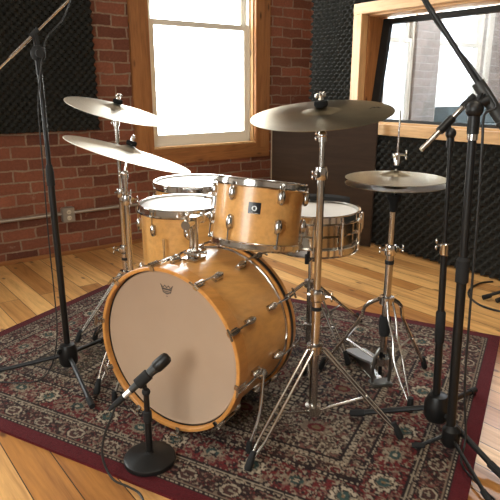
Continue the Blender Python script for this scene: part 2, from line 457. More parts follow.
# ------------------------------------------------------------------ rug
def make_rug():
    th = math.radians(26.5)
    W, L = 1.595, 2.13
    e1 = (math.cos(th), math.sin(th)); e2 = (math.sin(th), -math.cos(th))
    cx = e1[0]*1.867+e2[0]*-1.124; cy = e1[1]*1.867+e2[1]*-1.124
    nx, ny = 340, 454
    u = np.linspace(-W/2, W/2, nx+1); v = np.linspace(-L/2, L/2, ny+1)
    U, Vv = np.meshgrid(u, v)
    rs = np.random.RandomState(3)
    def vnoise(X, Y, s):
        g = rs.rand(512, 512); x = X/s+200.3; y = Y/s+200.7
        i = np.floor(x).astype(int); j = np.floor(y).astype(int); fx = x-i; fy = y-j
        fx = fx*fx*(3-2*fx); fy = fy*fy*(3-2*fy); i %= 511; j %= 511
        return (g[i, j]*(1-fx)+g[i+1, j]*fx)*(1-fy)+(g[i, j+1]*(1-fx)+g[i+1, j+1]*fx)*fy
    dx = W/2-np.abs(U); dy = L/2-np.abs(Vv); d = np.minimum(dx, dy)
    tt = np.where(dx < dy, Vv, U)
    sU, sV = np.abs(U), np.abs(Vv)                      # the weave mirrors left to right and end to end
    n1 = vnoise(sU, sV, .0125); n2 = vnoise(sU+3, sV+1, .0085); n3 = vnoise(sU+7, sV+5, .021); n4 = vnoise(sU+9, sV+2, .0070)
    C = np.zeros(U.shape+(3,))
    cream = np.array((.50, .41, .30)); red = np.array((.135, .014, .014)); maroon = np.array((.11, .008, .012)); dark = np.array((.018, .009, .009))
    brown = np.array((.050, .020, .016)); teal = np.array((.040, .075, .066)); rose = np.array((.22, .095, .072)); gold = np.array((.22, .14, .07)); sand = np.array((.25, .18, .125))
    navy = np.array((.016, .013, .017))
    def put(mask, col): C[mask] = col
    def floral(mask, ground, pal, k=1.0):
        put(mask, ground)
        put(mask & (n1 > .70), pal[1]); put(mask & (n1 < .27), pal[2])
        put(mask & (np.abs(n3-.5) < .030*k), pal[0])
        put(mask & (n2 > .78), pal[0]); put(mask & (n2 < .18), pal[3])
    def chain(lo, hi, a=cream, b=dark, p=.017):
        mk = (d >= lo) & (d < hi); put(mk, b)
        f = (d-lo)/(hi-lo); ph = (tt/p) % 1.0
        put(mk & (np.abs(f-.5) < .22) & (ph > .40), a*.85)
        put(mk & ((f < .16) | (f > .84)), sand*.9)
    put(d >= 0, maroon)
    put((d < .05) & (n2 > .8), maroon*.8)
    chain(.047, .066)
    def ovals(lo, hi, p, ground, rim, core, pal):
        mk = (d >= lo) & (d < hi); floral(mk, ground, pal)
        ph = ((tt/p+.5) % 1.0-.5)*p; c = (lo+hi)/2; a, b = p*.21, (hi-lo)*.36
        e = np.sqrt((ph/a)**2+((d-c)/b)**2)
        put(mk & (e < 1.15), dark); put(mk & (e < 1.0), rim); put(mk & (e < .76), core); put(mk & (e < .40), brown); put(mk & (e < .22), rim*.7)
    ovals(.066, .138, .150, brown, cream*.8, brown*1.5, [rose*.8, sand*.8, dark, red])
    chain(.138, .152); put((d >= .152) & (d < .158), dark); put((d >= .158) & (d < .164), cream*.7); put((d >= .164) & (d < .172), dark)
    # main border: red ground, flower heads
    mk = (d >= .172) & (d < .288); floral(mk, red, [sand*.9, rose*.8, dark, brown], 1.0)
    p = .29; ph = ((tt/p+.08) % 1.0-.5)*p; c = .230
    r = np.sqrt(ph**2+(d-c)**2); an = np.arctan2(d-c, ph)
    pet = .038+.0055*np.cos(10*an)
    put(mk & (r < pet+.006), dark); put(mk & (r < pet), cream*.95); put(mk & (r < .026), dark); put(mk & (r < .023), sand); put(mk & (r < .020), teal); put(mk & (r < .006), gold)
    ph2 = (((tt/p+.58) % 1.0)-.5)*p; r2 = np.sqrt((ph2*.8)**2+(d-c)**2); an2 = np.arctan2(d-c, ph2)
    put(mk & (r2 < .030+.006*np.cos(8*an2)), sand); put(mk & (r2 < .019), teal*.8); put(mk & (r2 < .008), cream*.8)
    chain(.288, .303); put((d >= .303) & (d < .309), dark)
    ovals(.309, .350, .115, brown, cream*.7, red, [sand*.8, rose*.8, dark, red])
    chain(.350, .366)
    # field: compartments with chain frames
    fm = d >= .366
    fw, fh = W/2-.366, L/2-.366
    cu, cv = 3, 5
    pu, pv = 2*fw/cu, 2*fh/cv
    iu = np.clip(np.floor((U+fw)/pu), 0, cu-1).astype(int); iv = np.clip(np.floor((Vv+fh)/pv), 0, cv-1).astype(int)
    lu = (U+fw)-iu*pu; lv = (Vv+fh)-iv*pv
    kind = (iu+iv*2) % 3
    for k_, (g_, pal) in enumerate([(np.array((.13, .085, .06)), [cream*.75, dark, brown, red]), (navy, [sand*.9, rose*.6, brown, red]), (np.array((.060, .045, .022)), [sand*.7, dark, brown, gold*.6])]):
        floral(fm & (kind == k_), g_, pal, 1.5)
    lc = vnoise(U+11, Vv+4, .014)
    put(fm & (n4 > .76), cream*.65); put(fm & (n4 < .26), dark); put(fm & (lc > .82), rose*.8)
    qu, qv = lu-pu/2, lv-pv/2
    rr = np.sqrt((qu/.040)**2+(qv/.058)**2)
    put(fm & (rr < 1.0) & (n2 > .42), sand*.9); put(fm & (rr < .55), red*.9); put(fm & (rr < .3), gold*.8)
    ed = np.minimum(np.minimum(lu, pu-lu), np.minimum(lv, pv-lv))
    ta = np.where(np.minimum(lu, pu-lu) < np.minimum(lv, pv-lv), Vv, U)
    put(fm & (ed < .015), dark); put(fm & (ed < .009) & (((ta/.022) % 1) > .35), cream*.75)
    bd_ = (d > .066) & (d < .366)
    n5 = vnoise(sU+2, sV+8, .0085); n6 = vnoise(sU+6, sV+3, .0065)
    put(bd_ & (n5 > .77), cream*.62); put(bd_ & (n6 < .2), dark)
    C *= .66
    C *= (.86+.28*rs.rand(*U.shape))[..., None]
    Z = np.full(U.shape, .010)
    vs = np.stack([U, Vv, Z], -1).reshape(-1, 3)
    n = nx+1
    idx = np.arange(nx*ny); a = (idx//nx)*n+idx % nx
    F = np.stack([a, a+1, a+n+1, a+n], 1).tolist()
    b0 = len(vs)
    cor = [[-W/2, -L/2, 0], [W/2, -L/2, 0], [W/2, L/2, 0], [-W/2, L/2, 0]]
    F.append((b0+3, b0+2, b0+1, b0)); F.append((b0, b0+1)+tuple(range(nx, -1, -1))); F.append((b0+2, b0+3)+tuple(ny*n+i for i in range(nx+1)))
    F.append((b0+3, b0)+tuple(i*n for i in range(ny+1))); F.append((b0+1, b0+2)+tuple(i*n+nx for i in range(ny, -1, -1)))
    me = bpy.data.meshes.new('patterned_rug'); me.from_pydata(vs.tolist()+cor, [], F); me.update()
    at = me.color_attributes.new('weave', 'FLOAT_COLOR', 'POINT')
    cols = np.ones((len(vs)+4, 4), dtype=np.float32); cols[:len(vs), :3] = np.clip(C.reshape(-1, 3), 0, 1); cols[len(vs):, :3] = maroon
    at.data.foreach_set('color', cols.ravel())
    m = mat('woven_wool', (.3, .1, .1), .92, spec=.15); t = NT(m)
    ca = t.t.nodes.new('ShaderNodeVertexColor'); ca.layer_name = 'weave'
    t.color(ca.outputs['Color'])
    t.b.inputs['Sheen Weight'].default_value = .05; t.b.inputs['Sheen Roughness'].default_value = .45
    t.bump(t.noise(t.coords('Object'), 260, 3, .7), .6, .004)
    me.materials.append(m)
    o = bpy.data.objects.new('patterned_rug', me); COL.objects.link(o)
    o.location = (cx, cy, 0); o.rotation_euler = (0, 0, th)
    # local v runs along +Y of the rug; e2 points the other way, the design is symmetric
    return tag(o, 'maroon bordered oriental rug with floral medallions under the drum kit', 'rug')
make_rug()
RZ = .010      # top of the rug

# ------------------------------------------------------------------ brick wall fittings, gobo
t_ = thing('electrical_outlet', 'grey metal duplex outlet box on the brick wall conduit', 'outlet', (1.186, BY-.001, .292))
MB().box((0, -.025, 0), (.085, .05, .10), b=.005).build('outlet_box', M['outlet'], t_)
MB().box((0, -.052, 0), (.080, .004, .096), b=.0015).build('cover_plate', M['outlet'], t_)
for s in (-1, 1):
    so = MB().lathe([(.0, .058), (.014, .058), (.016, .053)], Matrix.Translation((0, 0, s*.02)) @ Matrix.Rotation(PI/2, 4, 'X')).build('socket_face', M['ivory'], t_)
    MB().box((-.005, -.0585, s*.02), (.002, .002, .009)).box((.005, -.0585, s*.02), (.002, .002, .009)).build('slot', M['badge'], so)
t_ = thing('metal_conduit', 'thin galvanised conduit running along the brick wall behind the kit', 'conduit', (.0, BY, .297))
MB().cyl((-1.5, -.018, 0), (1.143, -.018, 0), .0105).cyl((1.229, -.018, 0), (3.3, -.018, 0), .0105).build('pipe', M['conduit'], t_)
for x in (.72, -1.0, 2.4):
    MB().box((x, -.015, 0), (.02, .03, .028), b=.003).box((x, -.002, .025), (.018, .004, .03)).build('strap', M['conduit'], t_)
a, b = V((3.02, 2.66, 0)), V((2.58, 3.28, 0))
d = b-a
t_ = thing('gobo_panel', 'dark brown wooden baffle panel standing in the corner behind the snare drum', 'acoustic panel', ((a+b)/2), (0, 0, math.atan2(d.y, d.x)))
MB().box((0, -.02, .475), (d.length-.006, .034, .93), b=.002).build('panel_face', M['gobo'], t_)
for s in (-1, 1):
    o = MB().box((s*(d.length/2), -.02, .475), (.008, .042, .94), b=.002).build('edge_strip', M['gobo_lit_edge'] if s > 0 else M['gobo'], t_)
    if s > 0: lab(o, 'edge strip painted pale as if window-lit')
MB().box((0, -.02, .004), (.5, .22, .008)).build('foot_plate', M['gobo'], t_)

# ------------------------------------------------------------------ drums
def hoop_metal(R, z0, z1, up=True):
    """triple flanged hoop as a closed ring; R = shell radius"""
    lo, hi = (z0, z1)
    if up: p = [(R+.003, lo), (R+.016, lo), (R+.017, lo+.002), (R+.007, lo+.006), (R+.006, hi-.006), (R+.012, hi-.002), (R+.011, hi), (R+.003, hi-.001), (R+.003, lo)]
    else: p = [(R+.003, hi), (R+.016, hi), (R+.017, hi-.002), (R+.007, hi-.006), (R+.006, lo+.006), (R+.012, lo+.002), (R+.011, lo), (R+.003, lo+.001), (R+.003, hi)]
    return p
def tear_lug(R, a, z, s, zr):
    """tear-shaped lug casting on the shell plus its tension rod up to the hoop"""
    mb = MB(); Mz = Matrix.Rotation(a, 4, 'Z')
    mb.ball((R+.009, 0, z), 1, (.013, .0135, .027), Mz, 8)
    mb.box((R+.003, 0, z), (.006, .019, .044), Mz, .002)
    mb.cyl(Mz @ V((R+.013, 0, z+s*.015)), Mz @ V((R+.013, 0, zr)), .0032, seg=8)
    mb.cyl(Mz @ V((R+.013, 0, zr)), Mz @ V((R+.013, 0, zr+s*.008)), .005, seg=8)
    return mb
def make_tom(name, label, R, L, loc, n, axis=None, group=None, a_off=0, head_top=True):
    t_ = thing(name, label, 'drum', loc, group=group)
    if axis is not None: t_.rotation_euler = frame(axis, xhint=(1, 0, 0)).to_euler()
    z0, z1 = -L, 0.0     # origin at the top head
    MB().lathe([(R, z0+.012), (R, z1-.012), (R-.008, z1-.012), (R-.008, z0+.012), (R, z0+.012)], seg=64, cap=False).build('shell', M['maple'], t_)
    hh_ = .018 if name == 'rack_tom' else .026
    MB().lathe(hoop_metal(R, z1-hh_, z1+.009), seg=64, cap=False).build('top_hoop', M['chrome'], t_)
    MB().lathe(hoop_metal(R, z0-.009, z0+hh_, False), seg=64, cap=False).build('bottom_hoop', M['chrome'], t_)
    MB().lathe([(0, z1), (R-.006, z1), (R+.002, z1-.006), (R+.002, z1-.014)], seg=64, cap=False).build('top_head', M['drumhead'], t_)
    MB().lathe([(0, z0), (R-.006, z0), (R+.002, z0+.006), (R+.002, z0+.014)], seg=64, cap=False).build('bottom_head', M['drumhead'], t_)
    for i in range(n):
        a = a_off+2*PI*i/n
        tear_lug(R, a, z1-(.040 if name == 'rack_tom' else .080), 1, z1-.012).build('lug', M['chrome_worn'], t_)
        tear_lug(R, a, z0+(.076 if name == 'rack_tom' else .080), -1, z0+.012).build('lug', M['chrome_worn'], t_)
    return t_
# floor toms: three legs each
def floor_tom(label, R, L, loc, n, a_off, legs):
    t_ = make_tom('floor_tom', label, R, L, loc, n, a_off=a_off)
    zf = RZ-loc[2]
    for a in legs:
        c, s = math.cos(a), math.sin(a); rr = R+.028
        MB().box((0, 0, -L*.62), (.03, .034, .05), Matrix.Translation((c*(R+.012), s*(R+.012), 0)) @ Matrix.Rotation(a, 4, 'Z'), .004).cyl((c*rr, s*rr, -L*.62-.03), (c*rr, s*rr, -L*.62+.03), .011, seg=12).cyl((c*(rr+.008), s*(rr+.008), -L*.62), (c*(rr+.03), s*(rr+.03), -L*.62), .004, seg=8).build('leg_bracket', M['chrome_worn'], t_)
        lg = MB().tube([(c*rr, s*rr, -L*.62+.12), (c*rr, s*rr, -L-.05), (c*(rr+.02), s*(rr+.02), -L-.09), (c*(rr+.02), s*(rr+.02), zf+.03)], .0048, 10).build('leg', M['chrome'], t_)
        MB().lathe([(.007, zf+.045), (.011, zf+.04), (.013, zf), (.0, zf)], Matrix.Translation((c*(rr+.02), s*(rr+.02), 0)), 12).build('rubber_foot', M['rubber'], lg)
    return t_
floor_tom('maple floor tom with white head, nearer of the two, behind the bass drum', .178, .36, (1.15, 2.08, .650), 8, math.radians(200), [math.radians(q) for q in (218, 98, 338)])
floor_tom('maple floor tom standing farther back, its white head closest to the window', .203, .40, (1.44, 2.455, .668), 8, math.radians(15), [math.radians(q) for q in (165, 45, 285)])

# rack tom, tipped towards the player
up = V((0, 0, 1)); rgt = V((math.cos(math.radians(36)), -math.sin(math.radians(36)), 0)); az = V((1.17, 1.56, 0)).normalized()
tom_axis = (up + az*math.tan(math.radians(8.5)) + rgt*math.tan(math.radians(6))).normalized()
TOMR = .149
tom_top = V((1.131, 1.508, .721)) + tom_axis*.100
rack = make_tom('rack_tom', 'maple rack tom with a black square badge mounted over the bass drum', TOMR, .213, tom_top, 6, tom_axis)
# turn so that two lugs flank the badge as seen from the front
Rm = rack.rotation_euler.to_matrix()
loc_cam = Rm.transposed() @ (V((0, 0, 1.13))-tom_top)
a_c = math.atan2(loc_cam.y, loc_cam.x)
Rm4 = Rm.to_4x4() @ Matrix.Rotation(a_c, 4, 'Z')
rack.rotation_euler = Rm4.to_euler()
for o in list(rack.children):
    if o.name.startswith('lug'):
        o.rotation_euler = (0, 0, math.radians(-4+30))
ab = math.radians(-5)
MBd = Matrix.Rotation(ab, 4, 'Z')
bd = MB()
def curved_patch(mb, R, a, zc, w, h, th):
    n = 6; poly = []
    for i in range(n+1):
        q = a-w/2/R+w/R*i/n
        poly.append(q)
    vs, fs = [], []
    for q in poly:
        for rr in (R, R+th):
            for z in (zc-h/2, zc+h/2): vs.append((rr*math.cos(q), rr*math.sin(q), z))
    for i in range(n):
        b = 4*i
        fs += [(b, b+4, b+5, b+1), (b+2, b+3, b+7, b+6), (b+1, b+5, b+7, b+3), (b, b+2, b+6, b+4)]
    fs += [(0, 1, 3, 2), (4*n, 4*n+2, 4*n+3, 4*n+1)]
    return mb._add(vs, fs)
bo = lab(curved_patch(MB(), TOMR-.001, ab, -.083, .040, .037, .0022).build('badge', M['badge'], rack), 'small black square badge with a silver ring mark')
Mb = MBd @ Matrix.Translation((TOMR+.0012, 0, -.084)) @ Matrix.Rotation(PI/2, 4, 'Y')
MB().lathe([(.0055, 0), (.0085, 0), (.0085, .0012), (.0055, .0012), (.0055, 0)], Mb, 24, cap=False).box((.002, .0052, .0006), (.007, .0028, .0012), Mb).build('ring_mark', M['silver'], bo)
MB().box((.0148, 0, .0004), (.0036, .028, .0010), Mb).build('badge_bar', M['chrome_worn'], bo)
# bracket on the tom's side that takes the mount arm
inv = Rm4.inverted()
br_world = V((1.045, 1.645, .722))
q = inv @ (br_world-tom_top); ang = math.atan2(q.y, q.x)
Mz = Matrix.Rotation(ang, 4, 'Z')
BRZ = -.075
MB().box((TOMR+.004, 0, BRZ), (.010, .045, .060), Mz, .003).cyl(Mz @ V((TOMR+.02, 0, BRZ-.028)), Mz @ V((TOMR+.02, 0, BRZ+.028)), .014).cyl(Mz @ V((TOMR+.02, 0, BRZ)), Mz @ V((TOMR+.058, 0, BRZ)), .0045, seg=8).box((TOMR+.056, 0, BRZ), (.006, .026, .010), Mz, .002).build('mount_bracket', M['chrome_worn'], rack)
brk = tom_top + Rm4.to_3x3() @ (Mz @ V((TOMR+.02, 0, BRZ)))

# bass drum
BR = .270; BL = .372
yaw = .395
bax = V((math.cos(yaw), math.sin(yaw), 0))
BC = V((.742, 1.488, RZ+.297))
bass = thing('bass_drum', 'large maple bass drum with a plain tan front head, lying on the rug', 'drum', (BC.x, BC.y, 0))
bm4 = frame(bax, (0, 0, BC.z), up)     # local z = drum axis pointing back, local x = up
bang = lambda k: k
def bP(r, a, z): return bm4 @ V((r*math.cos(a), r*math.sin(a), z))
MB().lathe([(BR, .035), (BR, BL-.035), (BR-.008, BL-.035), (BR-.008, .035), (BR, .035)], bm4, 96, cap=False).build('shell', M['maple'], bass)
for nm, z0, z1, zi in (('front_hoop', 0, .050, 1), ('rear_hoop', BL-.044, BL, -1)):
    h = MB().lathe([(BR+.002, z0+.002), (BR+.004, z0), (BR+.013, z0), (BR+.015, z0+.002), (BR+.015, z1-.002), (BR+.013, z1), (BR+.004, z1), (BR+.002, z1-.002), (BR+.002, z0+.002)], bm4, 96, cap=False).build(nm, M['maple_hoop'], bass)
    zz = z1+.004 if zi > 0 else z0-.004
    MB().lathe([(BR+.001, zz-.004), (BR+.006, zz-.003), (BR+.007, zz), (BR+.006, zz+.003), (BR+.001, zz+.004), (BR+.001, zz-.004)], bm4, 96, cap=False).build('flesh_ring', M['chrome_worn'], h)
    if zi < 0: lab(MB().lathe([(BR+.0152, z0+.008), (BR+.0158, z0+.008), (BR+.0158, z1-.02), (BR+.0152, z1-.02), (BR+.0152, z0+.008)], bm4, 96, cap=False).build('inlay_band', M['black_metal'], h), 'dark inlay band around the hoop')
fh = MB().lathe([(0, .022), (BR-.014, .022), (BR-.005, .019), (BR+.0015, .024), (BR+.0015, .040)], bm4, 96, cap=False).build('front_head', M['bass_head'], bass)
MB().lathe([(BR-.002, .0185), (BR+.0018, .0185), (BR+.0018, .023), (BR-.002, .023), (BR-.002, .0185)], bm4, 96, cap=False).build('head_collar', M['black_metal'], fh)
MB().lathe([(0, BL-.012), (BR-.012, BL-.012), (BR-.004, BL-.009), (BR+.0015, BL-.014), (BR+.0015, BL-.036)], bm4, 96, cap=False).build('rear_head', M['drumhead'], bass)
# printed crown mark near the top of the front head
cm = bm4 @ Matrix.Translation((.205, -.002, .0212)) @ Matrix.Rotation(PI/2, 4, 'Z')
# local x of the mark points to the viewer's ... decided below by the frame: x = across, y = down/up
def mk(poly): return [(x, y) for x, y in poly]
em = MB()
sgn = -1
def mp(x, y): return cm @ V((x, y*1.0, 0))
def strip(pts, w):
    for (x0, y0), (x1, y1) in zip(pts, pts[1:]):
        p, q_ = V((x0, y0, 0)), V((x1, y1, 0)); dd = (q_-p).normalized()*w*.4
        em.bar(cm @ (p-dd), cm @ (q_+dd), .0007, w, up=bax)
k = .0025
Y_ = 1
crown = [(-9, 6), (-6, -3), (0, -5), (6, -3), (9, 6)]
pts = [(-10, 7), (-6, 3), (-3, 6.5), (0, 3.5), (3, 6.5), (6, 3), (10, 7)]
# y of the mark must point up on the drum: drum up = local +x of bm4
def T(p): return (p[0]*k, -p[1]*k)
strip([T(p) for p in pts], .0022); strip([T(p) for p in crown], .0022)
strip([T((-6, 1.4)), T((6, 1.4))], .0052); strip([T((-5.2, -1.6)), T((5.2, -1.6))], .0026)
strip([T((-3, -3.6)), T((3, -3.6))], .0018); strip([T((-.4, -8)), T((.4, -8))], .0026)
lab(em.build('crown_emblem', M['ink'], fh), 'small dark printed crown emblem')
# ten lugs, claws and T-rods per side
def claw(a, front):
    z0, s = (0, 1) if front else (BL, -1)
    mb = MB(); Ma = bm4 @ Matrix.Rotation(a, 4, 'Z')
    r = BR+.015
    mb.box((r+.003, 0, z0+s*.016), (.007, .020, .036), Ma, .003).box((r-.004, 0, z0-s*.003), (.020, .018, .005), Ma, .002)
    mb.cyl(Ma @ V((r+.009, 0, z0-s*.012)), Ma @ V((r+.009, 0, z0+s*.026)), .0070, seg=10)
    mb.cyl(Ma @ V((r+.009, 0, z0-s*.022)), Ma @ V((r+.009, 0, z0+s*.095)), .0036, seg=8)
    mb.bar(Ma @ V((r+.009, -.020, z0-s*.020)), Ma @ V((r+.009, .020, z0-s*.020)), .008, .007, b=.002)
    return mb
def blug(a, front):
    z0, s = (0, 1) if front else (BL, -1)
    mb = MB(); Ma = bm4 @ Matrix.Rotation(a, 4, 'Z')
    mb.ball((BR+.012, 0, z0+s*.116), 1, (.015, .012, .026), Ma, 8).box((BR+.004, 0, z0+s*.116), (.010, .020, .045), Ma, .002)
    return mb
for i in range(10):
    a = math.radians(-8+36*i)
    for fr in (True, False):
        claw(a, fr).build('claw_hook', M['chrome_worn'], bass)
        blug(a, fr).build('lug', M['chrome_worn'], bass)
# spurs
for s in (-1, 1):
    a = math.radians(s*107)
    p = bP(BR, a, .165); 
    lab(MB().ball(bP(BR+.006, a, .165), .020, seg=8).cyl(bP(BR-.004, a, .165), bP(BR+.022, a, .165), .014).build('spur_bracket', M['chrome_worn'], bass), 'chrome spur bracket')
    out = bP(BR+.016, a, .165)
    side = (bP(1, math.radians(s*90), 0)-bP(0, 0, 0)).normalized()
    foot = V((out.x, out.y, 0)) + V((side.x, side.y, 0))*.020 - bax*.125; foot.z = RZ+.012
    sp = MB().tube([out+V((0, 0, .02)), out.lerp(foot, .5)+V((side.x*.012, side.y*.012, 0)), foot+V((0, 0, .012))], .0055, 10, 4).build('spur', M['chrome'], bass)
    MB().lathe([(.0, -.012), (.008, -.010), (.011, .0), (.009, .026), (.006, .03)], Matrix.Translation(foot), 12).build('rubber_tip', M['rubber'], sp)
# small chrome air vent on the shell
# tom mount: plate, twin post, clamp and arm
s0 = .168
pb = BC+bax*s0+V((0, 0, BR+.001)) - V((BC.x, BC.y, 0))
tmnt = MB()
Mp = frame(up, pb, bax)
tmnt.box((0, 0, .004), (.070, .056, .010), Mp, .003).box((0, 0, .020), (.040, .036, .028), Mp, .004)
for s in (-1, 1): tmnt.cyl(Mp @ V((0, s*.0085, .01)), Mp @ V((0, s*.0085, .128)), .0085)
for s in (-1, 1): tmnt.cyl(Mp @ V((s*.018, -.03, .022)), Mp @ V((s*.018, .03, .022)), .004, seg=8).ball(Mp @ V((s*.018, -.032, .022)), .007, seg=6)
to = tmnt.build('tom_mount', M['chrome_worn'], bass)
pt = Mp @ V((0, 0, .128))
dirx = (brk - V((BC.x, BC.y, 0)) - pt); dirx.z = 0; dirx.normalize()
side = V((-dirx.y, dirx.x, 0))
am = MB()
am.cyl(pt - dirx*.050, pt + dirx*.062, .0135).cyl(pt+V((0, 0, -.020)), pt+V((0, 0, .020)), .018)
am.cyl(pt - dirx*.058, pt - dirx*.050, .016)
am.cyl(pt - dirx*.040 - V((0, 0, .036)), pt - dirx*.040 + V((0, 0, .030)), .006, seg=8).ball(pt-dirx*.040-V((0, 0, .038)), .008, (1, .6, 1.8), seg=6).ball(pt-dirx*.040+V((0, 0, .032)), .009, seg=6)
am.ball(pt+dirx*.062, .018, seg=8)
am.build('mount_clamp', M['chrome_worn'], to)
e0 = pt+dirx*.062; e1 = brk - V((BC.x, BC.y, 0))
el = V((e1.x, e1.y, e0.z)) 
MB().tube([e0, e0.lerp(el, .55), el+V((0, 0, .0)), el.lerp(e1, .5)+V((0, 0, .01)), e1+V((0, 0, .012))], .0062, 10, 5).build('mount_arm', M['chrome'], to)

# bass pedal behind the drum
pc = BC+bax*(BL+.055); pc.z = RZ
ped = thing('bass_drum_pedal', 'chrome bass drum pedal on the rug against the rear hoop of the bass drum', 'pedal', pc, (0, 0, yaw))
MB().box((.13, 0, .006), (.30, .085, .010), b=.003).build('base_plate', M['chrome_worn'], ped)
for s in (-1, 1): MB().bar((.035, s*.05, .008), (.035, s*.04, .20), .012, .020, b=.002).build('post', M['chrome_worn'], ped)
MB().cyl((.035, -.05, .185), (.035, .05, .185), .006).build('axle', M['chrome'], ped)
MB().bar((.06, 0, .050), (.27, 0, .018), .070, .008, b=.003).build('footboard', M['chrome_worn'], ped)
bt = MB().cyl((.035, 0, .185), (.015, 0, .34), .0035, seg=8).build('beater_rod', M['chrome'], ped)
MB().ball((.013, 0, .34), .024, (.7, 1, 1), seg=8).build('beater', M['felt'], bt)
MB().cyl((.035, .06, .02), (.035, .06, .17), .009, seg=10).build('spring', M['chrome_worn'], ped)

# ------------------------------------------------------------------ snare drum on its stand
SX, SY, SZ = 1.565, 1.684, .640
SR, SL = .174, .150
sn = thing('snare_drum', 'metal shelled snare drum with a white head between rack tom and hi-hat', 'drum', (SX, SY, SZ))
MB().lathe([(SR, -SL+.008), (SR, -SL*.53), (SR+.004, -SL*.5), (SR, -SL*.47), (SR, -.008), (SR-.004, -.008), (SR-.004, -SL+.008), (SR, -SL+.008)], seg=72, cap=False).build('shell', M['snare'], sn)
MB().lathe(hoop_metal(SR, -.026, .010), seg=72, cap=False).build('top_hoop', M['chrome'], sn)
MB().lathe(hoop_metal(SR, -SL-.010, -SL+.026, False), seg=72, cap=False).build('bottom_hoop', M['chrome'], sn)
MB().lathe([(0, 0), (SR-.006, 0), (SR+.002, -.006), (SR+.002, -.012)], seg=72, cap=False).build('top_head', M['drumhead'], sn)
MB().lathe([(0, -SL), (SR-.006, -SL), (SR+.002, -SL+.006), (SR+.002, -SL+.012)], seg=72, cap=False).build('bottom_head', M['drumhead'], sn)
for i in range(10):
    a = math.radians(10+36*i); c, s = math.cos(a), math.sin(a); r = SR+.014
    MB().cyl((c*r, s*r, -SL-.002), (c*r, s*r, .002), .0034, seg=8).cyl((c*r, s*r, -SL*.5-.035), (c*r, s*r, -SL*.5+.035), .0065, seg=10).bar((c*SR, s*SR, -SL*.5), (c*r, s*r, -SL*.5), .012, .014, b=.001).cyl((c*r, s*r, -.024), (c*r, s*r, -.014), .0062, seg=8).cyl((c*r, s*r, -SL+.014), (c*r, s*r, -SL+.024), .0062, seg=8).build('tube_lug', M['chrome'], sn)
a = math.radians(-28); Mz = Matrix.Rotation(a, 4, 'Z')
MB().box((SR+.014, 0, -SL*.45), (.024, .04, .075), Mz, .004).box((SR+.030, 0, -SL*.35), (.010, .018, .075), Mz, .003).cyl(Mz @ V((SR+.02, .0, -SL*.9)), Mz @ V((SR+.02, .0, -SL*.6)), .010, seg=10).build('snare_strainer', M['chrome_worn'], sn)
# black damping strip lying along the far rim
dm = MB(); n = 28; A0, A1 = math.radians(-5), math.radians(120)
pv, pf = [], []
for i in range(n+1):
    q = A0+(A1-A0)*i/n; w = .005+.034*math.sin(PI*i/n)**.6
    for rr, z in ((SR+.012, .0104), (SR+.012-w, .0104), (SR+.012-w*.7, .026), (SR+.011, .034)):
        pv.append((rr*math.cos(q), rr*math.sin(q), z))
for i in range(n):
    for k_ in range(4):
        pf.append((4*i+k_, 4*i+(k_+1) % 4, 4*(i+1)+(k_+1) % 4, 4*(i+1)+k_))
pf += [(3, 2, 1, 0), (4*n, 4*n+1, 4*n+2, 4*n+3)]
dm._add(pv, pf)
tag(dm.build('damper_strip', M['rubber'], None, (SX, SY, SZ)), 'black rubber damper strip curved along the far rim of the snare', 'damper')

def leg_pair(mb, p0, p1, gap=.013, w=.0045, h=.011, flat=True):
    """two parallel strips that run together at the foot"""
    p0, p1 = V(p0), V(p1); d = (p1-p0).normalized(); sd = V((-d.y, d.x, 0)).normalized()
    for s in (-1, 1):
        a, m_, b = p0+sd*s*gap*.9, p0.lerp(p1, .82)+sd*s*gap, p1+sd*s*.003
        mb.tube([a, a.lerp(m_, .5), m_, b], w, 8)
    return mb
def tripod(root, h_top, h_low, feet, r_tube, foot_r=.011, gap=.012, flat=False, mt='chrome_worn', bend=0):
    """feet: (x, y) in local coordinates; root stands on the rug / floor"""
    for (fx, fy) in feet:
        d = V((fx, fy, 0)).normalized()
        p0 = d*(r_tube+.014)+V((0, 0, h_top)); p1 = V((fx, fy, .026))
        if flat:
            mb = MB(); pm = p0.lerp(p1, .16)+d*.018+V((0, 0, .012))
            mb.tube([p0, pm, p0.lerp(p1, .35)+V((0, 0, .006)), p1], .0075, 8, 3)
        else: mb = leg_pair(MB(), p0, p1, gap)
        lg = mb.build('leg', M[mt], root)
        m_ = p0.lerp(p1, .58); q = d*(r_tube+.010)+V((0, 0, h_low))
        MB().cyl(q, m_, .0048, seg=10).cyl(m_-V((-d.y, d.x, 0))*.014, m_+V((-d.y, d.x, 0))*.014, .004, seg=8).build('brace', M[mt], root)
        dd = (p1-p0).normalized()
        MB().lathe([(.0, .034), (foot_r*.8, .032), (foot_r, .012), (foot_r*1.15, -.018), (foot_r*.9, -.026), (0, -.026)], frame((-dd+V((0, 0, .6))).normalized(), p1+V((0, 0, .002))), 12).build('rubber_foot', M['rubber'], lg)
    for nm, h in (('leg_collar', h_top), ('brace_collar', h_low)):
        MB().lathe([(r_tube, -.016), (r_tube+.013, -.014), (r_tube+.013, .014), (r_tube, .016)], Matrix.Translation((0, 0, h)), 20, cap=False).build(nm, M[mt], root)
def wing(mb, p, d, sz=.016):
    """wing bolt pointing along d from p"""
    d = V(d).normalized(); p = V(p)
    mb.cyl(p, p+d*sz*1.2, .0045, seg=8)
    x = d.cross(V((0, 0, 1))) if abs(d.z) < .9 else V((1, 0, 0))
    x.normalize(); y = V((0, 0, 1)) if abs(d.z) < .9 else V((0, 1, 0))
    e = p+d*sz*1.2
    for s in (-1, 1): mb.ball(e+y*s*sz*.55+d*sz*.25, sz*.55, (.45, .45, .9), seg=6)
    return mb
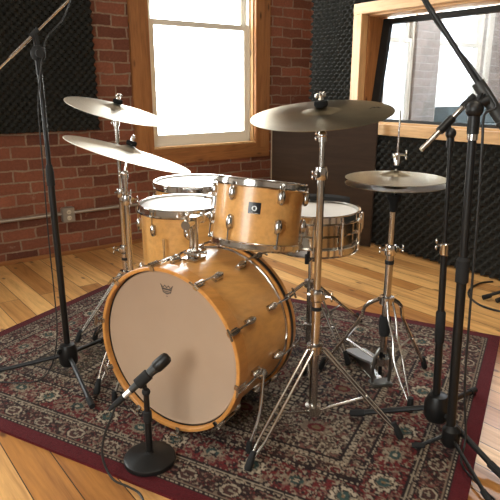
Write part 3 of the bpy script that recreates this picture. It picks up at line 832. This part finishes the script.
def clamp(r, z, a, sz=.016):
    mb = MB().lathe([(r, -.020), (r+.006, -.019), (r+.008, -.010), (r+.008, .010), (r+.006, .019), (r, .020)], Matrix.Translation((0, 0, z)), 18, cap=False)
    c, s = math.cos(a), math.sin(a)
    mb.box((c*(r+.008), s*(r+.008), z), (.018, .018, .022), None, .003)
    wing(mb, (c*(r+.012), s*(r+.012), z), (c, s, 0), sz)
    mb.cyl((-c*r, -s*r, z), (-c*(r+.016), -s*(r+.016), z), .006, seg=8)
    return mb
ss = thing('snare_stand', 'chrome tripod stand holding the metal snare drum', 'stand', (1.555, 1.695, RZ))
MB().cyl((0, 0, .02), (0, 0, .32), .0125).build('lower_tube', M['chrome_worn'], ss)
MB().cyl((0, 0, .30), (0, 0, .42), .0095).build('upper_tube', M['chrome'], ss)
clamp(.0125, .30, math.radians(-100)).build('height_clamp', M['chrome_worn'], ss)
zt = SZ-SL-RZ-.014
cx_, cy_ = SX-1.555, SY-1.695
MB().ball((0, 0, .42), .018, seg=8).cyl((0, 0, .42), (cx_, cy_, zt-.05), .010).ball((cx_, cy_, zt-.05), .015, seg=8).build('basket_hub', M['chrome_worn'], ss)
for q in (-141, -21, 99):
    a = math.radians(q); c, s = math.cos(a), math.sin(a); rr = SR+.024
    ar = MB().tube([(cx_, cy_, zt-.05), (cx_+c*.06, cy_+s*.06, zt-.035), (cx_+c*(rr-.02), cy_+s*(rr-.02), zt-.012), (cx_+c*rr, cy_+s*rr, zt-.006), (cx_+c*(rr+.004), cy_+s*(rr+.004), zt+.018)], .0055, 8, 3).build('basket_arm', M['chrome_worn'], ss)
    MB().cyl((cx_+c*(rr+.003), cy_+s*(rr+.003), zt-.012), (cx_+c*(rr+.004), cy_+s*(rr+.004), zt+.026), .0085, seg=10).build('rubber_sleeve', M['rubber'], ar)
tripod(ss, .30, .10, [(.375, .045), (-.27, .23), (.016, -.225)], .0125)

# ------------------------------------------------------------------ cymbals and stands
def cymbal_mesh(R, bell_r, bell_h, bow, th=.0014):
    top = []
    for i in range(19):
        r = .006+(bell_r-.006)*i/18; top.append((r, bow+bell_h*(.5+.5*math.cos(PI*r/bell_r))**.8))
    for i in range(1, 15):
        f = i/14; r = bell_r+(R-bell_r)*f; top.append((r, bow*(1-f**1.5)))
    bot = [(r, z-th) for r, z in reversed(top)]
    return MB().lathe(top+bot+[top[0]], None, 96, cap=False)
def place_cymbal(name, label, P, nrm, R, material, bell=(.062, .020), bow=.018, spin=0):
    o = cymbal_mesh(R, bell[0], bell[1], bow).build(name, material, None, P)
    o.rotation_euler = (frame(nrm, xhint=(1, 0, 0)) @ Matrix.Rotation(spin, 4, 'Z')).to_euler()
    return tag(o, label, 'cymbal')
def cymbal_stand(label, base, zs, feet, P, nrm, bell_top, arm=True, h_top=.29, h_low=.05, clamps=(0, 2.0), r0=.0145, r1=.0115, r2=.0085):
    """three stage tripod stand; zs = (lower top, middle top, tilter height); P = cymbal centre, nrm its axis"""
    s_ = thing('cymbal_stand', label, 'stand', base)
    z0, z1, z2 = zs
    MB().cyl((0, 0, .03), (0, 0, z0), r0, seg=20).build('lower_tube', M['chrome_worn'], s_)
    MB().cyl((0, 0, z0-.02), (0, 0, z1), r1, seg=18).build('middle_tube', M['chrome_worn'], s_)
    MB().cyl((0, 0, z1-.02), (0, 0, z2), r2, seg=16).build('upper_tube', M['chrome_worn'], s_)
    clamp(r0, z0-.005, clamps[0]).build('height_clamp', M['chrome_worn'], s_)
    clamp(r1, z1-.005, clamps[1], .014).build('height_clamp', M['chrome_worn'], s_)
    MB().lathe([(r0+.0003, -.006), (r0+.002, -.006), (r0+.002, .006), (r0+.0003, .006)], Matrix.Translation((0, 0, z0-.05)), 20, cap=False).build('memory_ring', M['rubber'], s_)
    tripod(s_, h_top, h_low, feet, r0)
    n = V(nrm).normalized(); p = V(P)-V(base)
    tl = MB(); top = V((0, 0, z2)); st_ = p - n*.030
    tl.ball(top, .014, seg=8).cyl(top-V((0, 0, .02)), top+V((0, 0, .004)), .013).cyl(top, st_, .0058, seg=10).cyl(st_, p+n*(bell_top+.045), .0040, seg=8)
    wing(tl, top, V((-rgt.x, -rgt.y, -.1)), .014)
    tl.build('tilter', M['chrome_worn'], s_)
    f = frame(n, p)
    MB().lathe([(.0045, bell_top+.001), (.018, bell_top+.001), (.0205, bell_top+.006), (.0205, bell_top+.014), (.018, bell_top+.018), (.0045, bell_top+.018)], f, 16, cap=False).build('felt_washer', M['felt'], s_)
    MB().lathe([(.0045, -.016), (.016, -.016), (.016, -.006), (.010, -.001), (.0045, -.001)], f, 16, cap=False).build('felt_washer', M['felt'], s_)
    wn = MB().lathe([(.0042, bell_top+.019), (.008, bell_top+.019), (.0085, bell_top+.034), (.0042, bell_top+.035)], f, 12, cap=False)
    for s in (-1, 1): wn.ball(f @ V((s*.013, 0, bell_top+.034)), .0085, (1, .5, 1), seg=6)
    wn.build('wing_nut', M['chrome'], s_)
    return s_
def foot_at(base, pts): return [(x-base[0], y-base[1]) for x, y in pts]
# right crash on the stand in front
Pc = V((1.166, 1.245, 1.056)); nc = V((-.163, -.067, .984))
crash_ = place_cymbal('crash_cymbal', 'wide bronze crash cymbal on the tall stand right of the rack tom', Pc, nc, .212, M['bronze_dark'], (.064, .013), .008)
bpy.context.view_layer.update()
ci = crash_.matrix_world.inverted().to_3x3()
cr_ = ci @ rgt; cr_.z = 0; cr_.normalize(); cf_ = V((0, 0, 1)).cross(cr_)
def lp(x, y):
    p = cr_*(.157+x*.0042)+cf_*(-.004+y*.0042); f = max((p.length-.064)/(.212-.064), 0)
    return p+V((0, 0, .008*(1-f**1.5)+.0004))
sq = [(-4, -2.4), (-2.6, -.6), (-1.6, 1.6), (-.6, 2.6), (.4, 1.6), (-.8, .2), (.4, -.4), (1.4, 1.2), (2.2, 2.6), (3.2, 1.6), (2.0, .2), (3.2, -1.2), (4.2, .2)]
lab(MB().tube([lp(*q) for q in sq], .0009, 6, 4).build('printed_logo', M['ink'], crash_), 'dark printed script mark near the rim')
bse = (1.17, 1.24, RZ)
cs = cymbal_stand('chrome tripod stand in front of the snare holding the wide crash cymbal', bse, (.478, .875, .985), foot_at(bse, [(.847, 1.165), (1.335, 1.005), (1.36, 1.50)]), Pc, nc, .021, h_top=.285, h_low=.055, clamps=(math.radians(-60), math.radians(190)))
# the two on the left
P1 = V((.972, 2.310, 1.036)); n1_ = V((.172, -.213, .962))
place_cymbal('crash_cymbal', 'window-lit bronze cymbal on the left, upper of the two', P1, n1_, .215, M['bronze_lit'], (.062, .017), .014)
b1 = (.966, 2.302, RZ)
cymbal_stand('chrome stand farther from the camera, carrying the upper left cymbal', b1, (.42, .68, .985), foot_at(b1, [(.735, 2.345), (1.02, 2.01), (1.16, 2.43)]), P1, n1_, .031, h_top=.30, h_low=.06, clamps=(math.radians(170), math.radians(-40)))
P2 = V((.893, 2.027, .884)); n2_ = V((.269, -.123, .955))
place_cymbal('ride_cymbal', 'window-lit bronze cymbal on the left, lower of the two', P2, n2_, .248, M['bronze_lit'], (.066, .019), .015)
b2 = (.875, 2.035, RZ)
cymbal_stand('chrome stand nearer the camera, carrying the lower left cymbal', b2, (.385, .70, .80), foot_at(b2, [(.635, 1.86), (1.14, 1.93), (.80, 2.31)]), P2, n2_, .034, h_top=.30, h_low=.06, clamps=(math.radians(-130), math.radians(-20)))

# hi-hat
hx, hy = 1.562, 1.276
HZ = .826
hh = thing('hi_hat_stand', 'chrome hi-hat stand with a foot pedal on the right of the rug', 'stand', (hx, hy, RZ))
MB().cyl((0, 0, .145), (0, 0, .555), .0145, seg=20).build('lower_tube', M['chrome_worn'], hh)
MB().cyl((0, 0, .535), (0, 0, HZ-.082), .0115, seg=18).build('upper_tube', M['chrome_worn'], hh)
MB().cyl((0, 0, HZ-.11), (0, 0, 1.045), .0032, seg=8).build('pull_rod', M['chrome'], hh)
lab(MB().lathe([(.0116, -.10), (.014, -.085), (.017, -.065), (.026, -.050), (.026, -.0375), (.0116, -.0365)], Matrix.Translation((0, 0, HZ-.022-RZ)), 20, cap=False).build('seat_cup', M['felt'], hh), 'black cup under the lower cymbal')
cl = MB().lathe([(.0035, .034), (.010, .034), (.010, .060), (.0075, .064), (.0075, .078), (.0035, .079)], Matrix.Translation((0, 0, HZ)), 14, cap=False)
wing(cl, (.0075, -.002, HZ+.070), (.8, -.6, 0), .017); cl.ball((-.008, .004, HZ+.068), .008, seg=6)
cl.build('clutch', M['chrome'], hh)
MB().lathe([(.0036, .024), (.015, .024), (.015, .034), (.0036, .034)], Matrix.Translation((0, 0, HZ)), 14, cap=False).build('felt_washer', M['felt'], hh)
mb = clamp(.0145, .552, math.radians(-25)); wing(mb, (-.019, .008, .552), (-.9, .4, 0), .014)
mb.build('height_clamp', M['chrome'], hh)
MB().lathe([(.0147, -.007), (.0165, -.007), (.0165, .007), (.0147, .007)], Matrix.Translation((0, 0, .505)), 20, cap=False).build('memory_ring', M['rubber'], hh)
lab(MB().lathe([(.0147, -.045), (.020, -.040), (.023, -.01), (.022, .03), (.0147, .038)], Matrix.Translation((0, 0, .255)), 16, cap=False).build('rubber_sleeve', M['rubber'], hh), 'black rubber sleeve around the tube')
tripod(hh, .355, .105, foot_at((hx, hy), [(1.455, 1.495), (1.80, 1.255)]), .0145, flat=True)
# the front leg is the wavy double rod
fx, fy = 1.50-hx, 1.085-hy
d = V((fx, fy, 0)).normalized(); sd = V((-d.y, d.x, 0))
mb = MB()
for s in (-1, 1):
    mb.tube([d*.02+sd*s*.010+V((0, 0, .36)), d*.045+sd*s*.016+V((0, 0, .30)), d*.075+sd*s*.010+V((0, 0, .23)), d*.105+sd*s*.018+V((0, 0, .16)), d*.15+sd*s*.012+V((0, 0, .09)), V((fx, fy, .03))+sd*s*.003], .004, 8, 4)
lg = mb.build('leg', M['chrome_worn'], hh)
MB().lathe([(0, .03), (.010, .028), (.012, .0), (.013, -.028), (0, -.028)], Matrix.Translation((fx, fy, .028)), 12).build('rubber_foot', M['rubber'], lg)
# pedal frame and footboard
pdir = V((.12, .26, 0)).normalized(); pw = V((-pdir.y, pdir.x, 0))
pf_ = MB()
p0 = V((-.0, -.0, 0))
pf_.tube([pw*.034+V((0, 0, .012)), pw*.036+V((0, 0, .06)), pw*.030+V((0, 0, .12)), pw*.014+V((0, 0, .155)), -pw*.014+V((0, 0, .155)), -pw*.030+V((0, 0, .12)), -pw*.036+V((0, 0, .06)), -pw*.034+V((0, 0, .012))], .0062, 8, 3)
pf_.box((0, 0, .007), (.085, .055, .012), frame(up, (0, 0, 0), pw), .004)
pf_.build('pedal_frame', M['steel_dark'], hh)
fb = MB(); Mf = frame(up, (0, 0, 0), pdir)
fb.prism([(.05, -.022), (.12, -.036), (.27, -.045), (.285, -.030), (.29, 0), (.285, .030), (.27, .045), (.12, .036), (.05, .022)], 0, .009, Matrix.Translation((0, 0, .075)) @ Mf @ Matrix.Rotation(math.radians(13), 4, 'Y'))
fo_ = fb.build('footboard', M['aluminium'], hh)
MB().box((.165, 0, .0035), (.30, .05, .006), Mf, .002).box((.285, 0, .010), (.03, .07, .016), Mf, .003).build('heel_plate', M['chrome_worn'], fo_)
MB().box((.012, 0, .095), (.006, .014, .12), Mf, .001).build('chain', M['black_metal'], fo_)
o = place_cymbal('hi_hat_cymbal', 'upper hi-hat cymbal on the chrome stand with a pedal', V((hx, hy, HZ)), V((0, 0, 1)), .176, M['bronze'], (.060, .016), .010)
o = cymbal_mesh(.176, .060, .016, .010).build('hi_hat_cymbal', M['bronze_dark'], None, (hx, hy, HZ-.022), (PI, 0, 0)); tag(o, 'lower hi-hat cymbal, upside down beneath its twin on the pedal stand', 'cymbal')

# ------------------------------------------------------------------ microphone stands
# left boom stand
L0 = V((.606, 2.093, 0))
ls = thing('boom_microphone_stand', 'black boom microphone stand with thin chrome boom at the left of the rug', 'microphone stand', (L0.x, L0.y, RZ))
MB().cyl((0, 0, .05), (0, 0, .84), .0125, seg=16).build('lower_tube', M['black_metal'], ls)
MB().cyl((0, 0, .82), (0, 0, 1.19), .0085, seg=14).build('upper_tube', M['black_metal'], ls)
MB().lathe([(.0125, -.03), (.0148, -.028), (.0148, .02), (.012, .045), (.0085, .05)], Matrix.Translation((0, 0, .80)), 16, cap=False).build('height_clutch', M['rubber'], ls)
MB().lathe([(.030, .035), (.037, .05), (.037, .10), (.028, .125), (.0125, .13)], None, 20).box((-.036, -.01, .105), (.022, .018, .018), None, .004).build('tripod_hub', M['black_metal'], ls)
for q, r in ((150.7, .33), (-94.7, .325), (40, .30)):
    a = math.radians(q); c, s = math.cos(a), math.sin(a)
    lg = MB().cyl((c*.030, s*.030, .075), (c*(r-.03), s*(r-.03), .018), .0088, seg=10).build('leg', M['black_metal'], ls)
    MB().cyl((c*(r-.045), s*(r-.045), .020), (c*r, s*r, .012), .012, .0115, seg=10).build('rubber_foot', M['rubber'], lg)
ck = V((.622, 2.108, 1.265))-V((L0.x, L0.y, RZ))
bd_ = V((.743-.499, 2.06-2.151, 1.434-1.197)).normalized()
bc = V((.594, 2.118, 1.298))-V((L0.x, L0.y, RZ))
hd_ = MB().bar(V((0, 0, 1.16)), V((0, 0, 1.22)), .020, .024, b=.004).ball((.003, .006, 1.235), .026, (1, 1, 1.1), seg=8)
hd_.cyl((0, -.03, 1.235), (0, .035, 1.235), .014).cyl(bc+bd_*.004, bc+bd_*.040, .011).bar(V((.004, .006, 1.24)), bc+bd_*.02, .018, .018, b=.004)
hd_.build('boom_clamp', M['rubber'], ls)
bm_ = MB().cyl(bc-bd_*.175, bc+bd_*.55, .0042, seg=10).build('boom_arm', M['chrome'], ls)
MB().cyl(bc-bd_*.100, bc+bd_*.010, .0062, seg=12).build('boom_sleeve', M['chrome'], bm_)
# cable along that stand
cab = [V((.735, 2.040, 1.47)), V((.715, 2.045, 1.41)), V((.692, 2.055, 1.36)), V((.660, 2.066, 1.325)), V((.634, 2.072, 1.295)), V((.618, 2.068, 1.25)), V((.600, 2.068, 1.18)), V((.586, 2.078, 1.08)), V((.581, 2.080, .95)), V((.579, 2.082, .8)), V((.574, 2.082, .6)), V((.570, 2.07, .40)), V((.562, 2.05, .24)), V((.545, 2.06, .12)), V((.52, 2.10, RZ+.02)), V((.47, 2.085, RZ+.006)), V((.40, 2.12, RZ+.006)), V((.34, 2.165, RZ+.006)), V((.22, 2.20, .008))]
tag(MB().tube(cab, .0026, 8, 5).build('microphone_cable', M['blackcable']), 'thin black cable hanging down the left boom stand onto the rug', 'cable')

# right pair of stands
A0_ = V((1.47, .957, RZ))
sa = thing('boom_microphone_stand', 'slim black stand at the right with a short bare boom rod', 'microphone stand', A0_)
lean = V((-.037, .027, 1.012)).normalized()
def ap(z): return lean*z
MB().cyl(ap(.06), ap(.355), .0125, seg=16).build('lower_tube', M['black_metal'], sa)
MB().lathe([(.0125, -.055), (.0155, -.05), (.0155, .05), (.010, .058)], frame(lean, ap(.385)), 16, cap=False).build('sleeve', M['rubber'], sa)
MB().cyl(ap(.43), ap(.64), .0105, seg=16).build('middle_tube', M['black_metal'], sa)
MB().cyl(ap(.62), ap(.985), .0062, seg=12).build('upper_tube', M['black_metal'], sa)
mb = MB().lathe([(.0062, .02), (.014, .016), (.014, -.016), (.0105, -.02)], frame(lean, ap(.645)), 14, cap=False)
wing(mb, ap(.655), (-.8, .6, .2), .018)
lab(mb.build('height_clamp', M['chrome_worn'], sa), 'silver height clamp')
MB().lathe([(.034, .05), (.042, .065), (.042, .11), (.030, .14), (.0125, .145)], None, 20).build('tripod_hub', M['black_metal'], sa)
for q, r in ((125.5, .285), (11, .34), (-99, .275)):
    a = math.radians(q); c, s = math.cos(a), math.sin(a)
    lg = MB().cyl((c*.034, s*.034, .085), (c*(r-.03), s*(r-.03), .020), .0095, seg=10).build('leg', M['black_metal'], sa)
    MB().cyl((c*(r-.05), s*(r-.05), .024), (c*r, s*r, .013), .0125, .012, seg=10).build('rubber_foot', M['rubber'], lg)
r0_, r1_ = V((1.352, 1.02, .958))-A0_, V((1.471, .977, 1.077))-A0_
rd = (r1_-r0_).normalized()
cc = r0_.lerp(r1_, .62)
MB().cyl(r0_, r1_+rd*.012, .0075, seg=12).build('boom_rod', M['chrome_worn'], sa)
MB().cyl(cc-rd*.032, cc+rd*.022, .0125, seg=12).bar(cc, ap(.975), .018, .018, b=.003).cyl(ap(.955), ap(.998), .011, seg=12).ball(ap(.995), .016, seg=8).build('boom_clamp', M['black_metal'], sa)
MB().cyl(r1_, r1_+rd*.045, .0115, .010, seg=12).build('end_cap', M['rubber'], sa)

B0_ = V((1.412, .860, RZ))
sb = thing('boom_microphone_stand', 'thick black stand at the far right with a long black boom rising out of view', 'microphone stand', B0_)
leanb = (V((1.403, .897, 1.09))-B0_).normalized()
def bp(z): return leanb*z
MB().cyl(bp(.03), bp(.62), .0145, seg=16).build('lower_tube', M['black_metal'], sb)
MB().cyl(bp(.60), bp(1.0), .0115, seg=16).build('upper_tube', M['black_metal'], sb)
MB().lathe([(.0145, -.04), (.019, -.036), (.019, .03), (.0115, .04)], frame(leanb, bp(.61)), 16, cap=False).build('height_clutch', M['rubber'], sb)
lab(MB().lathe([(.0116, -.012), (.0145, -.012), (.0145, .012), (.0116, .012)], frame(leanb, bp(.995)), 16, cap=False).build('top_ring', M['chrome_worn'], sb), 'silver ring below the clamp')
MB().lathe([(.022, .028), (.028, .04), (.028, .085), (.0145, .10)], None, 16).build('tripod_hub', M['black_metal'], sb)
for q, r in ((133, .115), (28, .17), (-118, .24)):
    a = math.radians(q); c, s = math.cos(a), math.sin(a)
    lg = MB().cyl((c*.024, s*.024, .055), (c*(r-.03), s*(r-.03), .016), .0062, seg=10).build('leg', M['black_metal'], sb)
    MB().cyl((c*(r-.04), s*(r-.04), .016), (c*r, s*r, .010), .0095, .009, seg=10).build('rubber_foot', M['rubber'], lg)
top = bp(1.05)
q0, q1 = V((1.325, 1.075, 1.410))-B0_, V((1.452, .858, 1.064))-B0_
bdir = (q1-q0).normalized()
MB().cyl(bp(1.0), bp(1.06), .016, seg=14).ball(bp(1.065), .024, seg=8).bar(bp(1.06), V((1.43, .888, 1.115))-B0_, .024, .026, b=.005).cyl(V((1.395, .92, 1.075))-B0_, V((1.43, .875, 1.10))-B0_, .014).build('boom_clamp', M['black_metal'], sb)
ba = MB().cyl(q0-bdir*.5, q1, .0068, seg=12).build('boom_arm', M['black_metal'], sb)
MB().cyl(q1-bdir*.10, q1+bdir*.085, .017, seg=16).lathe([(.017, 0), (.020, .004), (.020, .012), (.017, .016)], frame(bdir, q1+bdir*.02), 16, cap=False).build('counterweight_grip', M['plastic_grey'], ba)
MB().ball(q0+bdir*.055+V((0, 0, .006)), .014, seg=8).build('boom_knob', M['rubber'], ba)
wv = []
for i in range(15):
    f_ = i/14; p = (q0-bdir*.25).lerp(q1-bdir*.02, f_)+B0_
    a = f_*9
    wv.append(p+V((math.cos(a)*.014, math.cos(a)*.010-.006, math.sin(a)*.014-.004)))
wv += [V((1.418, .875, 1.06)), V((1.410, .866, .98)), V((1.414, .858, .80)), V((1.420, .850, .5)), V((1.428, .842, .25)), V((1.428, .818, .08)), V((1.39, .80, RZ+.006)), V((1.34, .70, RZ+.006)), V((1.30, .56, RZ+.006)), V((1.26, .40, RZ+.006))]
tag(MB().tube(wv, .0036, 8, 4).build('microphone_cable', M['blackcable']), 'black cable wound around the long boom of the far right stand', 'cable')

# floor cable and another stand's foot at the right edge
cab = [V((3.05, 1.70, .006)), V((2.965, 1.73, .006)), V((2.824, 1.705, .006)), V((2.718, 1.643, .006)), V((2.65, 1.544, .006)), V((2.638, 1.465, .006)), V((2.66, 1.40, .006)), V((2.74, 1.30, .006)), V((2.86, 1.15, .006))]
tag(MB().tube(cab, .0058, 8, 5).build('floor_cable', M['blackcable']), 'black cable looping across the bare boards near the foam wall', 'cable')
sc = thing('low_stand', 'low black tripod stand cut off at the right edge on the bare boards', 'stand', (3.00, 1.40, 0))
MB().cyl((0, 0, .03), (0, 0, .30), .0125, seg=14).build('tube', M['black_metal'], sc)
MB().lathe([(.03, .08), (.036, .09), (.036, .13), (.0125, .15)], None, 16).build('tripod_hub', M['black_metal'], sc)
for fx, fy in ((-.262, .172), (-.245, .10), (.02, -.24)):
    r_ = V((fx, fy, 0)); d = r_.normalized()
    lg = MB().cyl(d*.03+V((0, 0, .105)), r_-d*.02+V((0, 0, .022)), .009, seg=10).build('leg', M['black_metal'], sc)
    MB().cyl(r_-d*.045+V((0, 0, .026)), r_+V((0, 0, .014)), .0125, .0135, seg=10).build('rubber_foot', M['rubber'], lg)

# desk microphone stand in front of the bass drum, with its microphone
D0 = V((.619, 1.384, RZ))
ds = thing('desk_microphone_stand', 'short black microphone stand on a round base in front of the bass drum', 'microphone stand', D0)
MB().lathe([(.070, 0), (.080, .003), (.081, .010), (.079, .016), (.074, .019), (.030, .027), (.014, .032), (.0125, .036)], None, 48).build('round_base', M['black_metal'], ds)
MB().cyl((0, 0, .03), (0, 0, .155), .0105, seg=16).build('lower_tube', M['black_metal'], ds)
MB().lathe([(.0105, 0), (.0135, .003), (.0135, .035), (.009, .040)], Matrix.Translation((0, 0, .14)), 16, cap=False).build('height_clutch', M['rubber'], ds)
MB().cyl((0, 0, .15), (0, 0, .238), .0088, seg=14).build('upper_tube', M['black_metal'], ds)
m0, m1 = V((.556, 1.402, .250)), V((.684, 1.357, .362))
md = (m1-m0).normalized()
clipc = m0.lerp(m1, .43)-D0
MB().ball((0, 0, .242), .013, seg=8).bar(V((0, 0, .238)), clipc-V((0, 0, .012)), .016, .012, b=.003).lathe([(.0135, -.024), (.018, -.022), (.018, .022), (.0135, .024)], frame(md, clipc), 18, cap=False).build('microphone_clip', M['rubber'], ds)
mc = thing('microphone', 'black handheld microphone clipped to the short stand aimed at the bass drum', 'microphone', m0)
fm_ = frame(md, (0, 0, 0)); LL = (m1-m0).length
lab(MB().lathe([(.0, .0), (.0085, .0), (.0088, .028), (.0105, .030)], fm_, 18, cap=False).build('connector_ring', M['silver'], mc), 'silver connector end')
MB().lathe([(.0100, .026), (.0108, .03), (.0132, LL*.55), (.0150, LL*.66), (.0165, LL*.70), (.0165, LL*.72)], fm_, 20, cap=False).build('body', M['plastic_grey'], mc)
MB().lathe([(.0165, LL*.71), (.0190, LL*.73), (.0195, LL*.80), (.0195, LL*.86), (.0190, LL*.94), (.0165, LL*.985), (.010, LL*1.01), (0, LL*1.02)], fm_, 24, cap=False).build('grille', M['black_metal'], mc)
c0 = m0-md*.0
cb_ = [m0-md*.002, m0-md*.030, V((.515, 1.405, .196)), V((.490, 1.410, .140)), V((.475, 1.400, .075)), V((.485, 1.360, RZ+.012)), V((.510, 1.310, RZ+.006)), V((.525, 1.265, RZ+.006)), V((.520, 1.22, RZ+.006)), V((.50, 1.14, .008)), V((.49, 1.0, .007))]
cbl = thing('microphone_cable', 'black cable curving from the handheld microphone down over the rug edge', 'cable', m0)
MB().tube([p-m0 for p in cb_], .0036, 8, 5).build('cord', M['blackcable'], cbl)
MB().lathe([(.0, -.062), (.0045, -.060), (.0085, -.040), (.0098, -.020), (.0098, -.002), (0, -.001)], fm_, 16, cap=False).build('plug', M['rubber'], cbl)

# ------------------------------------------------------------------ control room beyond the glass
de = thing('mixing_desk', 'dark slate desk in the control room behind the glass', 'desk', (5.46, 3.42, 0))
MB().box((0, 0, .74), (1.35, .62, .05), b=.006).build('desk_top', M['desk'], de)
for s in (-1, 1): MB().box((s*.62, 0, .3575), (.05, .58, .715), b=.004).build('side_panel', M['desk'], de)
MB().box((-.02, .14, .855), (.92, .16, .18), b=.008).build('meter_bridge', M['desk'], de)

for o in SC.objects:
    if o.parent or 'category' not in o: continue
    g = {'floor_tom': 'maple floor toms behind the bass drum', 'cymbal_stand': 'chrome cymbal stands', 'boom_microphone_stand': 'black boom microphone stands',
         'acoustic_foam_panel': 'dark foam panels on the walls', 'hi_hat_cymbal': 'pair of hi-hat cymbals', 'crash_cymbal': 'cymbals around the kit', 'ride_cymbal': 'cymbals around the kit'}.get(o.name.split('.')[0])
    if g: o['group'] = g

# ------------------------------------------------------------------ light
wd = bpy.data.worlds.new('overcast'); SC.world = wd; wd.use_nodes = True
nt = wd.node_tree; bg = nt.nodes['Background']
bg.inputs['Color'].default_value = (1.0, .985, .96, 1); bg.inputs['Strength'].default_value = 12.0
def portal(loc, rot, sx, sy):
    l = bpy.data.lights.new('window_portal', 'AREA'); l.shape = 'RECTANGLE'; l.size = sx; l.size_y = sy; l.cycles.is_portal = True
    o = bpy.data.objects.new('window_portal', l); COL.objects.link(o); o.location = loc; o.rotation_euler = rot
for a, b in (W1, W2, W3, W4): portal(((a+b)/2, BY+.16, (WZ0+WZ1)/2), (-PI/2, 0, 0), b-a, WZ1-WZ0)
portal((XL-.18, (LW[0]+LW[1])/2, 1.475), (0, -PI/2, 0), 1.45, LW[1]-LW[0])
def lamp(name, loc, power, size, color, rot=(0, 0, 0)):
    l = bpy.data.lights.new(name, 'AREA'); l.shape = 'DISK'; l.size = size; l.energy = power; l.color = color
    o = bpy.data.objects.new(name, l); COL.objects.link(o); o.location = loc; o.rotation_euler = rot; return o
lamp('ceiling_fill', (.6, .2, 2.9), 14, .8, (1, .88, .72))  # both ceiling lights are added warm fill for the room's general ambience
lamp('ceiling_fill', (2.2, 1.0, 2.9), 12, .6, (1, .86, .68))
lamp('control_room_fill', (5.2, 2.4, 2.9), 420, .9, (1, .95, .88))  # added light, brightens the hazy brick pier behind the glass

# ------------------------------------------------------------------ camera
cd = bpy.data.cameras.new('camera'); cam = bpy.data.objects.new('camera', cd); COL.objects.link(cam)
cam.location = (0, 0, 1.13)
cam.rotation_euler = (math.radians(90-16.272), 0, math.radians(-36.0))
cd.sensor_width = 36; cd.lens = 555/500*36; cd.clip_start = .02
SC.camera = cam
SC.view_settings.view_transform = 'Standard'; SC.view_settings.look = 'None'
SC.view_settings.exposure = .72; SC.view_settings.gamma = 1; SC.view_settings.use_curve_mapping = False
SC.cycles.max_bounces = 10; SC.cycles.diffuse_bounces = 5; SC.cycles.glossy_bounces = 5; SC.cycles.transparent_max_bounces = 12
SC.cycles.sample_clamp_indirect = 6
SC.cycles.use_denoising = True
